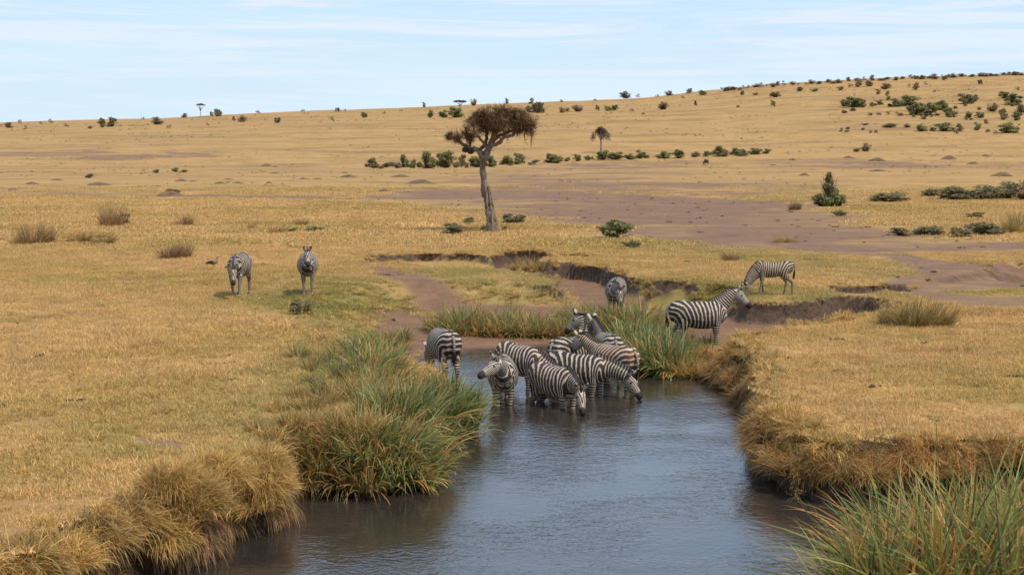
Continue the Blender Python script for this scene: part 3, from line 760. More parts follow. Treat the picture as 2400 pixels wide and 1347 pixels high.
# leafy and twiggy shrubs -----------------------------------------------------
def leaf_cloud(r, n, centers, radii, size, pal, flat=.8, stretch=1.6):
    k = r.integers(0, len(centers), n)
    d = r.normal(0, 1, (n, 3)); d /= np.linalg.norm(d, axis=1)[:, None]
    q = r.random(n) ** .42
    p = centers[k] + d * (radii[k] * q)[:, None] * np.array([1, 1, flat])
    p[:, 2] = np.maximum(p[:, 2], .01 + .04 * r.random(n))
    nrm = d + r.normal(0, .7, (n, 3)) + np.array([0, 0, .4]); nrm /= np.linalg.norm(nrm, axis=1)[:, None]
    t = np.cross(nrm, r.normal(0, 1, (n, 3))); t /= np.linalg.norm(t, axis=1)[:, None] + 1e-9
    b = np.cross(nrm, t); s = (size * r.uniform(.5, 1.3, n))[:, None]
    v = np.stack([p - t * s * stretch, p - b * s, p + t * s * stretch, p + b * s], 1).reshape(-1, 3)
    f = np.arange(n * 4).reshape(n, 4)
    return v, f, np.repeat(palette(n, pal, r, .25), 4, axis=0)

L_GREEN = [(4, (.245, .255, .09)), (3, (.30, .30, .115)), (2, (.125, .15, .05)), (2.6, (.36, .28, .13))]
L_DARK = [(4, (.21, .20, .095)), (3, (.26, .235, .12)), (2, (.135, .135, .062)), (2.8, (.38, .26, .13))]
L_BROWN = [(4, (.34, .225, .14)), (3, (.42, .29, .18)), (2, (.21, .145, .09)), (1, (.22, .20, .095))]
def shrub_mesh(name, seed, pal, n=2000, size=.029, lobes=15, twigs=70, sparse=1.0, twigcol=(.13, .095, .065), cone=False):
    """unit shrub: one wide, one tall, standing on its foot"""
    r = np.random.default_rng(seed)
    b = MB()
    a = r.uniform(0, 6.283, lobes); q = np.sqrt(r.random(lobes)) * .33
    cz = r.uniform(.18, .80, lobes) * (1 - .75 * (q / .5) ** 2)
    if cone: q = .40 * (1 - np.linspace(.02, 1, lobes) ** .8) * r.uniform(.3, 1, lobes); cz = .12 + .78 * np.linspace(0, 1, lobes)
    cen = np.stack([np.cos(a) * q, np.sin(a) * q, cz], 1); rad = r.uniform(.08, .22, lobes) * sparse * (np.linspace(1.0, .38, lobes) if cone else 1)
    v, f, c = leaf_cloud(r, n, cen, rad, size, pal); b.add(v, f, None, c)
    leaves = b
    st = MB()
    tip = cen[r.integers(0, lobes, twigs)] + r.normal(0, .10, (twigs, 3)); tip[:, 2] = np.maximum(tip[:, 2], .1)
    foot = r.normal(0, .05, (twigs, 3)); foot[:, 2] = -.02
    d = tip - foot; L = np.linalg.norm(d, axis=1)
    v, f4, f3, c = ribbons(foot, d, L * 1.05, .028, .15, 3, np.tile(twigcol, (twigs, 1)), r); st.add(v, f4, f3, c)
    return leaves.mesh(name, False, True), st.mesh(name + '_stems', False, True)
def shrub_set(tagname, seed, k, pal, **kw):
    out = []
    for i in range(k):
        a, b = shrub_mesh('%s_%d' % (tagname, i), seed + i, pal, **kw); a.materials.append(M['leaf']); b.materials.append(M['twig']); out.append((a, b))
    return out
SHRUB = dict(g=shrub_set('green_shrub', 600, 5, L_GREEN), k=shrub_set('grey_shrub', 620, 4, L_DARK, n=1700, size=.026),
             b=shrub_set('brown_shrub', 640, 4, L_BROWN, n=800, size=.022, twigs=230, twigcol=(.17, .125, .085)),
             c=shrub_set('cone_shrub', 660, 2, L_GREEN, n=2400, size=.026, twigs=120, lobes=16, cone=True))
SPIKY = [sedge_mesh('spiky_%d' % i, 420, 680 + i, .35, .95, .30, P_BROWN, .016, .55, 4, (.1, .7)) for i in range(3)]
YELLOW = [sedge_mesh('yellow_tuft_%d' % i, 620, 690 + i, .35, .95, .32, [(4, (.36, .26, .085)), (4, (.46, .33, .12)), (1.5, (.20, .19, .06)), (1, (.25, .14, .06))], .013, .5, 4, (.2, 1.0)) for i in range(2)]
for m in SPIKY + YELLOW: m.materials.append(M['reed'])

def shrub(u, v, wpx, hpx, kind, key):
    p = at_ground(u, v)
    sc = p[1] / F_PX; far = p[1] > 250
    fill = 1.0 if kind in 'ty' else 1.05 if far else 1.18
    w_, h_ = wpx * sc * fill, hpx * sc * (1.65 if kind in 'ty' else 1.22 if far else 1.42)
    th = random.uniform(0, 6.28)
    if kind in 'ty':
        o = obj('dry_tuft' if kind == 't' else 'tall_grass_tuft', random.choice(SPIKY if kind == 't' else YELLOW), None, None, p, th, (w_, w_, h_))
    else:
        fol, stm = random.choice(SHRUB[kind])
        o = obj('shrub', fol, None, None, p - np.array([0, 0, .03 * h_]), th, (w_, w_, h_))
        if wpx > 16: obj('stem', stm, None, o)
    PIX.setdefault(key, []).append((u, o)); return o

RIVERLINE = [(873, 392, 30, 22, 'g'), (945, 392, 34, 30, 'g'), (1000, 395, 58, 40, 'g'), (1045, 393, 64, 38, 'g'), (1085, 390, 26, 28, 'k'), (1122, 392, 48, 32, 'g'), (1150, 391, 36, 26, 'g'), (1192, 386, 42, 24, 'g'), (1216, 384, 34, 29, 'g'), (1288, 374, 20, 18, 'k'), (1304, 382, 36, 20, 'g'),
             (1330, 378, 20, 10, 'k'), (1352, 378, 24, 16, 'g'), (1378, 376, 22, 12, 'g'), (1415, 375, 40, 22, 'g'), (1447, 375, 42, 22, 'g'), (1475, 374, 26, 14, 'g'), (1500, 372, 28, 20, 'g'), (1555, 372, 38, 18, 'g'), (1590, 371, 42, 20, 'g'), (1630, 368, 24, 15, 'k'), (1655, 367, 18, 12, 'g'), (1685, 366, 36, 24, 'g'), (1727, 364, 38, 20, 'g'), (1765, 362, 36, 17, 'g'), (1797, 360, 24, 11, 'g'), (2030, 355, 34, 22, 'b'), (2008, 356, 20, 10, 'k'), (905, 393, 24, 12, 'k'), (970, 394, 22, 20, 'k')]
for u, v, w_, h_, k in RIVERLINE: shrub(u, v, w_, h_, k, 'riverline')
rr_ = random.Random(9)
for a, b, v0, v1, n in ((860, 1160, 393, 391, 22), (1170, 1320, 388, 380, 8), (1290, 1800, 379, 361, 26)):
    for i in range(n):
        f_ = rr_.random(); shrub(a + (b - a) * f_, v0 + (v1 - v0) * f_ + rr_.uniform(-3, 3), rr_.uniform(14, 34), rr_.uniform(6, 14), rr_.choice('bbkkg'), 'undergrowth')
for i in range(46):
    f_ = rr_.random(); shrub(1960 + 440 * f_, rr_.choice((252, 268, 276, 300, 308)) + rr_.uniform(-7, 7), rr_.uniform(9, 22), rr_.uniform(5, 10), rr_.choice('bbkkg'), 'hill_low')
HILLSIDE = [(1978, 250, 30, 16, 'k'), (1998, 252, 50, 24, 'g'), (2021, 252, 24, 20, 'g'), (2062, 246, 22, 12, 'g'), (2043, 250, 16, 10, 'k'), (2098, 251, 42, 20, 'g'), (2128, 248, 62, 24, 'g'), (2145, 270, 48, 30, 'g'), (2176, 270, 58, 30, 'g'), (2206, 258, 44, 24, 'g'), (2224, 275, 34, 22, 'g'), (2262, 244, 46, 28, 'g'), (2286, 238, 22, 18, 'k'),
            (2352, 231, 34, 16, 'g'), (2376, 246, 50, 26, 'g'), (2392, 270, 30, 28, 'k'), (2326, 262, 36, 22, 'b'), (2351, 277, 26, 22, 'g'), (2381, 283, 28, 20, 'g'), (2160, 308, 42, 18, 'g'), (2215, 308, 54, 20, 'g'), (2290, 306, 22, 20, 'g'), (2362, 312, 54, 24, 'g'), (2085, 299, 40, 11, 'k'), (2125, 299, 24, 10, 'b'), (2270, 277, 20, 16, 'g'), (2295, 277, 28, 14, 'g'),
            (2250, 308, 20, 14, 'b'), (2310, 290, 16, 10, 'k'), (2332, 316, 16, 10, 'b'), (2110, 272, 22, 8, 'b'), (2080, 268, 14, 8, 'b')]
for u, v, w_, h_, k in HILLSIDE: shrub(u, v, w_, h_, k, 'hillside')
UPPER = [(2010, 204, 24, 20, 'k'), (2036, 203, 22, 17, 'k'), (2075, 209, 28, 16, 'k'), (2147, 211, 22, 19, 'k'), (2057, 222, 14, 13, 'k'), (2080, 224, 14, 12, 'k'), (2081, 236, 14, 14, 'g'), (1811, 250, 15, 17, 'g'), (1875, 214, 18, 13, 'k'), (1969, 212, 20, 11, 'k'), (1555, 257, 36, 20, 'b'), (1630, 249, 11, 14, 'k'), (2297, 198, 15, 14, 'k'), (2215, 188, 16, 13, 'k'), (1818, 228, 32, 15, 'k'), (1740, 224, 14, 12, 'k'),
         (1908, 215, 24, 9, 'k'), (2130, 206, 12, 12, 'b'), (2385, 214, 14, 12, 'b'), (1993, 205, 16, 10, 'b'), (2240, 256, 12, 9, 'g'), (1770, 224, 16, 8, 'k'), (1600, 232, 12, 8, 'b'), (1508, 270, 14, 7, 'b'), (1480, 262, 16, 8, 'b'), (1730, 252, 10, 6, 'k'), (2170, 200, 14, 9, 'b'), (2190, 218, 12, 8, 'b')]
for u, v, w_, h_, k in UPPER: shrub(u, v, w_, h_, k, 'upper')
SKYLINE = [(20, 300, 26, 13, 'k'), (46, 290, 14, 11, 'b'), (60, 305, 16, 10, 'b'), (118, 290, 16, 13, 'b'), (155, 299, 16, 11, 'b'), (95, 292, 12, 8, 'b'), (239, 299, 26, 22, 'g'), (262, 297, 26, 22, 'g'), (212, 302, 14, 8, 'k'), (335, 282, 11, 9, 'b'), (369, 292, 36, 18, 'b'), (396, 302, 16, 11, 'b'), (432, 276, 20, 11, 'b'), (486, 295, 12, 8, 'b'), (510, 273, 26, 19, 'k'), (495, 272, 14, 10, 'k'), (566, 286, 30, 17, 'b'), (548, 284, 12, 12, 'k'),
           (650, 288, 20, 16, 'k'), (605, 267, 16, 9, 'b'), (778, 286, 14, 15, 'b'), (791, 262, 14, 12, 'k'), (853, 276, 20, 14, 'k'), (808, 262, 10, 7, 'b'), (993, 252, 11, 12, 'k'), (1008, 276, 20, 20, 'g'), (1040, 276, 28, 18, 'g'), (1066, 276, 44, 24, 'g'), (1110, 248, 20, 18, 'b'), (1187, 244, 12, 13, 'k'), (1240, 264, 30, 16, 'k'), (1261, 265, 36, 32, 'k'), (1246, 244, 16, 14, 'k'), (1316, 264, 22, 12, 'k'),
           (1354, 262, 34, 18, 'b'), (1330, 262, 18, 9, 'b'), (1400, 260, 13, 15, 'k'), (1424, 260, 24, 13, 'g'), (1442, 258, 22, 12, 'g'), (1467, 230, 36, 18, 'b'), (1495, 226, 14, 9, 'b'), (1569, 224, 26, 13, 'b'), (1540, 228, 14, 7, 'b'), (1616, 219, 18, 13, 'k'), (1646, 223, 24, 13, 'k'), (1395, 238, 12, 7, 'b'), (1315, 240, 10, 6, 'k'), (900, 268, 14, 7, 'b'), (710, 262, 14, 6, 'b'), (940, 262, 12, 6, 'b')]
for u, v, w_, h_, k in SKYLINE: shrub(u, v, w_, h_, k, 'skyline')
r_ = random.Random(5); u_ = 1700
while u_ < 2420:
    vv = float(np.interp(u_, CREST_U, CREST_V))
    shrub(u_, vv + 3 + r_.uniform(0, 4), r_.uniform(12, 32), r_.uniform(5, 13), r_.choice('bbbbk'), 'scrub'); u_ += r_.uniform(9, 22)
PLAIN = [  # u, v, w, h, kind, label
    (258, 530, 70, 46, 't', 'tall brown spiky tuft rising from the grassy hump on the left plain'), (290, 526, 46, 22, 'k', 'low olive shrub hugging the foot of the brown tuft on the left plain'),
    (75, 572, 74, 58, 't', 'large dark brown spiky tuft near the left edge by the gully'), (112, 570, 44, 44, 't', 'dark brown tuft leaning beside the large tuft at the left gully'), (40, 574, 40, 30, 'y', 'yellowish low tuft in front of the large brown tuft'), (190, 568, 60, 30, 'y', 'wide yellow grass tuft between the two brown tufts on the left'), (245, 570, 56, 24, 'y', 'low yellow grass tuft below the brown hump tuft'),
    (435, 528, 50, 24, 't', 'small round tan tuft alone on the left plain'), (400, 606, 70, 34, 't', 'russet grass tuft behind the bird'), (432, 603, 48, 34, 't', 'taller russet grass tuft nearest to the bird'), (648, 546, 44, 20, 't', 'small dry tuft on the plain above the standing zebra'), (708, 528, 34, 20, 't', 'thin twiggy tuft above the zebra that faces the camera'), (735, 541, 50, 10, 'g', 'flat green patch of shrub above the zebra that faces the camera'), (690, 543, 34, 9, 'g', 'thin green creeping shrub left of the flat green patch'), (588, 536, 18, 14, 't', 'tiny dry tuft beside the thin tufts on the plain'),
    (1060, 548, 62, 22, 'k', 'low dark shrub left of the big tree trunk'), (1098, 526, 36, 16, 'k', 'small round shrub behind the low shrub left of the tree trunk'), (1205, 524, 64, 23, 'k', 'wide low shrub right of the big tree trunk'), (1135, 540, 18, 12, 'k', 'tiny shrub touching the foot of the big tree trunk'), (1182, 541, 18, 10, 'k', 'tiny shrub just right of the big tree trunk foot'), (1438, 558, 84, 40, 'g', 'round green shrub with brown base on the edge of the bare earth'), (1480, 580, 52, 17, 'k', 'low flat shrub in front of the round green shrub'),
    (1713, 612, 58, 22, 't', 'sparse twiggy tuft left of the grazing foal'), (1942, 484, 74, 62, 'c', 'cone-shaped green shrub on the bare plain'), (1925, 484, 46, 30, 'k', 'dark skirt of shrub at the left foot of the cone-shaped shrub'), (1965, 484, 46, 26, 'k', 'dark skirt of shrub at the right foot of the cone-shaped shrub'), (2088, 474, 98, 24, 'k', 'long low dark shrub right of the cone-shaped shrub'), (1862, 492, 38, 22, 't', 'dry spiky tuft left of the cone-shaped shrub'), (1970, 506, 40, 12, 'g', 'small flat green shrub below the cone-shaped shrub'),
    (2185, 462, 60, 16, 'k', 'thin low shrub at the left end of the long thicket on the right'), (2240, 469, 92, 32, 'k', 'dense dark shrub in the left half of the long thicket on the right'), (2305, 468, 96, 34, 'k', 'dense dark shrub in the middle of the long thicket on the right'), (2360, 466, 80, 40, 'k', 'tall dark shrub in the right half of the long thicket'), (2402, 468, 70, 46, 'b', 'tall brown shrub closing the long thicket at the picture edge'),
    (2110, 552, 60, 18, 'k', 'low dark shrub at the left end of the lower thicket'), (2180, 551, 80, 22, 'k', 'low dark shrub second in the lower thicket'), (2250, 556, 60, 22, 'k', 'protruding dark shrub in the middle of the lower thicket'), (2310, 549, 100, 28, 'k', 'wide dark shrub in the right half of the lower thicket'), (2375, 545, 70, 44, 'y', 'tall yellow grass tuft beside the lower thicket'), (2396, 532, 70, 46, 'y', 'tall twiggy yellow-brown tuft at the right picture edge above the track'),
    (1838, 568, 54, 18, 'y', 'small yellow tuft standing alone on the bare earth'), (2145, 765, 110, 78, 'y', 'tall golden grass tuft beside the broken bank'), (2095, 762, 80, 60, 'y', 'golden grass tuft at the left side of the tallest golden tuft'), (2200, 762, 90, 56, 'y', 'golden grass tuft at the right side of the tallest golden tuft'), (706, 738, 62, 36, 'k', 'small green bush in front of the zebra that faces the camera'), (2290, 512, 50, 12, 'k', 'flat shrub between the two thickets on the right'),
    (210, 417, 26, 9, 'k', 'tiny shrub far out on the left plain'), (368, 405, 22, 8, 'k', 'tiny dark shrub left of the double shrub on the far plain'), (412, 403, 22, 10, 'k', 'tiny shrub with a spike on the far plain'), (432, 404, 26, 6, 'k', 'flat dark shrub right of the spiked tiny shrub'), (1780, 355, 20, 6, 'k', 'thin dark shrub at the right end of the bush line'), (405, 452, 42, 8, 'k', 'thin shrub crowning the largest earth mound')]
for u, v, w_, h_, k, lab in PLAIN:
    o = shrub(u, v, w_, h_, k, '_done'); tag(o, lab, 'grass tuft' if k in 'ty' else 'shrub')

# small dark tufts and weeds dotted over the plain, uncountable
dots = [sedge_mesh('weed_%d' % i, 40, 700 + i, .15, .4, .16, [(3, (.15, .10, .06)), (2, (.12, .11, .045)), (2, (.26, .16, .08))], .03, .7, 2) for i in range(4)]
for m in dots: m.materials.append(M['reed'])
x, y = frustum_points(5200, 45, 760, 1.0)
keep = (fbm(x / 14, y / 22, 5, 4) > .06)
x, y = x[keep], y[keep]; z, dl, dp, cut = terrain(x, y)
k2 = (dl > 1.5)
x, y, z = x[k2], y[k2], z[k2]
scatter('plain_weeds', np.stack([x, y, z], 1), dots, rng.uniform(.35, .9, len(x)) * (1 + y / 260), np.zeros((len(x), 2)), np.zeros(len(x)), 'tiny dark weeds dotted over the plain')

# droppings and stones
def lump_mesh(name, seed, k=5):
    r = np.random.default_rng(seed); b = MB()
    for i in range(k):
        c = np.append(r.normal(0, .10, 2), 0); h = r.uniform(.04, .09); w_ = r.uniform(.05, .11)
        b.tube([c + (0, 0, -.02), c + (0, 0, h * .4), c + (.01, 0, h * .8), c + (.01, .01, h)], [w_, w_ * .95, w_ * .6, w_ * .15], ref=(1, 0, 0), n=7)
    me = b.mesh(name); me.materials.append(M['dung']); return me
lumps = [lump_mesh('dropping_%d' % i, 720 + i) for i in range(4)]
x, y = frustum_points(700, 22, 140, 1.0); z, dl, dp, cut = terrain(x, y); k2 = dl > .7
scatter('droppings', np.stack([x[k2], y[k2], z[k2]], 1), lumps, rng.uniform(.25, .7, k2.sum()), np.zeros((k2.sum(), 2)), np.zeros(k2.sum()), 'dark droppings and clods lying on the grass and earth')

# termite mounds -------------------------------------------------------------
def mound_mesh(name, seed):
    r = np.random.default_rng(seed); n, m = 22, 9
    v = [(0, 0, 1)]; f3 = []; f4 = []
    for j in range(1, m + 1):
        q = j / m
        for i in range(n):
            a = i * 6.2832 / n; k = 1 + .30 * math.sin(a * 2 + seed) + .18 * math.sin(a * 3 + seed * 2) + r.normal(0, .06)
            v.append((math.cos(a) * q * .5 * k, math.sin(a) * q * .5 * k, (1 - q ** 1.6) * (1 + r.normal(0, .10)) + .10 * math.sin(a * 2 + seed) * q * (1 - q) - .06 * q))
    for i in range(n): f3.append((0, 1 + i, 1 + (i + 1) % n))
    for j in range(m - 1):
        for i in range(n): a = 1 + j * n; f4.append((a + i, a + n + i, a + n + (i + 1) % n, a + (i + 1) % n))
    me = make_mesh(name, v, f4, f3, None, True); me.materials.append(M['mound']); return me
mounds = [mound_mesh('earth_mound_%d' % i, i + 1) for i in range(4)]
for u, v, w_, h_ in [(75, 432, 42, 7), (135, 423, 32, 5), (30, 446, 30, 6), (230, 435, 52, 10), (398, 459, 56, 15), (425, 425, 30, 7), (452, 426, 20, 4), (515, 431, 28, 6), (558, 430, 28, 5), (535, 421, 24, 4), (630, 430, 22, 6), (625, 390, 24, 7), (645, 407, 28, 5), (645, 392, 16, 4), (815, 416, 36, 8), (808, 406, 18, 4), (710, 420, 24, 5), (745, 420, 22, 4), (940, 415, 42, 7), (985, 431, 62, 12), (900, 449, 42, 8),
                         (1885, 412, 34, 8), (2057, 377, 34, 9), (2225, 373, 34, 10), (2350, 413, 44, 11), (1857, 376, 16, 6), (2280, 384, 34, 6), (2060, 402, 44, 6), (1988, 370, 24, 5), (2310, 366, 24, 5), (1812, 388, 18, 4), (1250, 388, 20, 5)]:
    p = at_ground(u, v); sc = p[1] / F_PX
    o = obj('earth_mound', random.choice(mounds), None, None, p - np.array([0, 0, .02]), random.uniform(0, 6.28), (w_ * sc, w_ * sc, h_ * sc * .8))
    PIX.setdefault('mound', []).append((u, o))

LABELS = {
    'left_point': ('blue-green sedge clump, {} from left on the point beside the zebras', 'sedge', 'sedge on the left point'),
    'left_lower': ('green and orange sedge clump, {} from left on the lower left bank', 'sedge', 'sedge on the lower left bank'),
    'left_dry': ('dry yellowed sedge clump, {} from left along the left bank inlet', 'sedge', 'dry sedge on the left bank'),
    'left_middle': ('low sedge clump, {} from left on the slope between the left sedge beds', 'sedge', 'sedge between the left beds'),
    'left_upper': ('sedge clump, {} from left on the slope above the muddy beach', 'sedge', 'sedge above the muddy beach'),
    'back_left': ('orange-green sedge clump, {} from left in the strip behind the pond', 'sedge', 'sedge strip behind the pond'),
    'back_right': ('sedge clump, {} from left in the strip behind the drinking zebras', 'sedge', 'sedge strip behind the zebras'),
    'right_point': ('green sedge clump, {} from left on the point below the side-on zebra', 'sedge', 'sedge on the right point'),
    'right_dry': ('dry sedge clump, {} from left where the right point meets the bank', 'sedge', 'dry sedge on the right point'),
    'channel': ('orange dry sedge clump, {} from left inside the dark gully', 'sedge', 'sedge in the gully'),
    'front': ('tall green sedge clump, {} from left in the front corner', 'sedge', 'sedge in the front corner'),
    'tus_left': ('golden hanging tussock, {} from left on the front left bank', 'tussock', 'tussocks on the left bank'),
    'tus_right': ('brown hanging tussock, {} from left along the right bank edge', 'tussock', 'tussocks on the right bank'),
    'riverline': ('bush, {} from left in the line of bushes at the hill foot', 'shrub', 'bushes at the foot of the hill'),
    'hillside': ('bush, {} from left in the green thicket on the right hillside', 'shrub', 'bushes on the right hillside'),
    'undergrowth': ('low brown-green bush, {} from left in the undergrowth of the bush line', 'shrub', 'undergrowth of the bush line'),
    'hill_low': ('small low bush, {} from left among the thickets on the right hillside', 'shrub', 'low bushes on the right hillside'),
    'upper': ('lone shrub, {} from left dotted over the upper right slope', 'shrub', 'shrubs on the upper slope'),
    'skyline': ('shrub, {} from left along the ridge before the continuous scrub', 'shrub', 'shrubs along the skyline'),
    'scrub': ('grey-brown bush, {} from left in the continuous skyline scrub', 'shrub', 'scrub on the right skyline'),
    'mound': ('low brown earth mound, {} from left on the plain', 'mound', 'earth mounds on the plain')}
for key, lst in PIX.items():
    if key == '_done': continue
    text, cat, grp = LABELS[key]
    for i, (u, o) in enumerate(sorted(lst, key=lambda q: q[0])):
        tag(o, text.format(ORD[i]), cat, grp)

# ------------------------------------------------------------------ trees
def tree_big():
    base = at_ground(1152, 543); s = base[1] / F_PX * 1.0
    K = 7.0 / (303 * s) * 1.0                       # design metres to world metres
    K = 303 * s / 7.0
    root = bpy.data.objects.new('thorn_tree', None); COL.objects.link(root); root.location = base; root.scale = (K, K, K)
    r = np.random.default_rng(42); b = MB()
    def limb(P, R, n=10, jit=.02):
        q = spline(P, 6); rr = np.interp(np.linspace(0, 1, len(q)), np.linspace(0, 1, len(R)), R)
        q[1:-1] += r.normal(0, jit, q[1:-1].shape); b.tube(q, rr * (1 + .07 * r.normal(0, 1, len(q))), ref=(0, 1, 0), n=n); return q
    limb([(.06, 0, -.15), (.02, 0, .15), (-.02, 0, .6), (-.12, .03, 1.3), (-.30, .05, 2.1), (-.42, .03, 2.9), (-.47, 0, 3.5), (-.42, 0, 4.0)], [.40, .34, .25, .22, .19, .17, .16, .185], 14, .012)
    for k in range(6):      # buttress ridges that twist up the trunk
        a = k * 1.05 + .3
        P = [(.06 + .27 * math.cos(a + t * 1.1) * (1 - .40 * t), .27 * math.sin(a + t * 1.1) * (1 - .40 * t), -.1 + t * 2.6) for t in np.linspace(0, 1, 6)]
        P = [(p[0] - .42 * max(0, (p[2] - .3) / 2.6), p[1], p[2]) for p in P]
        limb(P, [.11, .08, .06, .05, .04, .025], 7, .012)
    limb([(-.42, .14, 1.9), (-.52, .05, 2.3), (-.56, 0, 2.55)], [.10, .06, .015], 7)     # broken stub on the left
    tips = []
    def L(P, R, n=9): q = limb(P, R, n); tips.append(q); return q
    L([(-.42, 0, 3.85), (-.2, .05, 4.4), (.05, .05, 4.85), (.22, 0, 5.4), (.45, -.1, 5.9), (.6, -.1, 6.3)], [.21, .19, .17, .14, .10, .05])
    L([(-.45, 0, 3.85), (-.62, -.05, 4.25), (-.85, 0, 4.45), (-1.2, .1, 4.5), (-1.6, .15, 4.75), (-2.05, .1, 5.0), (-2.5, 0, 5.25)], [.16, .14, .12, .10, .085, .06, .025])
    L([(-.72, 0, 4.38), (-.4, .3, 4.62), (-.25, .5, 5.1), (-.3, .8, 5.6), (-.2, 1.0, 6.0)], [.10, .10, .09, .07, .03])
    L([(-.05, 0, 4.65), (.45, -.2, 4.8), (.62, -.3, 5.05), (1.1, -.4, 5.2), (1.6, -.5, 5.5), (2.1, -.5, 5.7)], [.11, .10, .09, .08, .06, .03])
    L([(.1, .05, 4.95), (.5, .4, 5.2), (1.0, .8, 5.4), (1.5, 1.1, 5.7)], [.10, .09, .07, .03])
    L([(.1, -.05, 4.95), (.2, -.5, 5.3), (.3, -1.0, 5.6), (.3, -1.4, 5.9)], [.10, .08, .06, .03])
    L([(-.2, 0, 4.45), (-.5, -.4, 4.9), (-.8, -.7, 5.3), (-1.0, -.9, 5.7)], [.09, .075, .06, .025])
    L([(.2, 0, 5.3), (-.2, .1, 5.8), (-.5, .1, 6.2), (-.7, 0, 6.4)], [.09, .07, .05, .025])
    L([(.35, 0, 5.7), (.9, .2, 6.0), (1.4, .2, 6.3)], [.08, .06, .025])
    L([(-1.2, .1, 4.5), (-1.15, .2, 4.8), (-1.3, .3, 5.15)], [.06, .05, .02])
    obj('trunk', b.mesh('thorn_tree_trunk'), M['bark'], root)
    # crown: branchlets to points of the crown's clumps, each with many short thorny twigs
    cl = [((.45, 0, 6.1), (1.6, 1.4, .66), 240), ((1.55, -.1, 6.0), (1.0, 1.1, .55), 140), ((-.65, .1, 5.85), (.9, 1.0, .52), 115), ((.6, 0, 6.45), (1.1, .9, .38), 80), ((-1.45, .1, 5.2), (.6, .5, .26), 36), ((-2.15, .05, 5.25), (.45, .35, .2), 18), ((2.05, -.1, 5.55), (.35, .7, .45), 30)]
    allp = np.concatenate(tips); c = MB()
    twc = [(4, (.175, .095, .045)), (3, (.25, .142, .066)), (2.5, (.09, .054, .032)), (1, (.14, .12, .05))]
    for (ce, ra, n) in cl:
        d = r.normal(0, 1, (n, 3)); d /= np.linalg.norm(d, axis=1)[:, None]
        P = np.array(ce) + d * (r.random((n, 1)) ** .45) * np.array(ra)
        for p in P:
            q = allp[np.argsort(((allp - p) ** 2).sum(1))[r.integers(0, 5)]]
            mid = (p + q) / 2 + r.normal(0, .10, 3) + (0, 0, -.06)
            path = spline([q, mid, p], 3)
            c.tube(path, np.linspace(.022, .008, len(path)), n=4, ref=(.3, .8, .1), c=(.11, .075, .05))
            m = 42
            st = path[r.integers(1, len(path), m)] + r.normal(0, .03, (m, 3))
            dd = r.normal(0, 1, (m, 3)) * np.array([1.15, 1.15, .75]) + .9 * (p - np.array(ce)) / np.linalg.norm(p - np.array(ce) + 1e-6)
            v, f4, f3, cc = ribbons(st, dd, r.uniform(.14, .44, m), .017, r.uniform(-.45, .45, m), 3, palette(m, twc, r), r); c.add(v, f4, f3, cc)
    for k in range(5):      # strings of dead growth hanging at the right side
        p = np.array([2.0 + r.normal(0, .16), -.1 + r.normal(0, .35), 5.3 + r.normal(0, .2)])
        v, f4, f3, cc = ribbons(p + r.normal(0, .05, (5, 3)), np.tile((.05, 0, -1.0), (5, 1)) + r.normal(0, .12, (5, 3)), r.uniform(.25, .75, 5), .03, .4, 4, palette(5, twc, r), r); c.add(v, f4, f3, cc)
    obj('crown', c.mesh('thorn_tree_crown', False, True), M['twig'], root)
    tag(root, 'large brown-crowned thorn tree with twisted bare trunk standing alone on the plain', 'tree')
    # nests
    for (dx, dz, rr, lab) in ((-1.42, 4.42, .16, 'dark round bird nest hanging at the outer end of the left limb'), (-1.12, 4.36, .19, 'larger dark bird nest hanging nearest to the tree fork')):
        nb = MB(); zz = np.linspace(-1, 1, 9)
        nb.tube([(0, 0, q * rr) for q in zz], np.sqrt(np.maximum(0, 1 - zz ** 2)) * rr * (1.05 + .1 * r.random(9)) + .004, ref=(1, 0, 0), n=10)
        m = 160; d = r.normal(0, 1, (m, 3)); d /= np.linalg.norm(d, axis=1)[:, None]
        v, f4, f3, cc = ribbons(d * rr * .9, d + r.normal(0, .6, (m, 3)), .09, .014, .3, 2, np.full((m, 3), .05), r); nb.add(v, f4, f3, cc)
        o = obj('bird_nest', nb.mesh('bird_nest'), M['nest'], None, base + K * np.array([dx, .1, dz]), 0, K); tag(o, lab, 'nest', 'nests in the thorn tree')
tree_big()

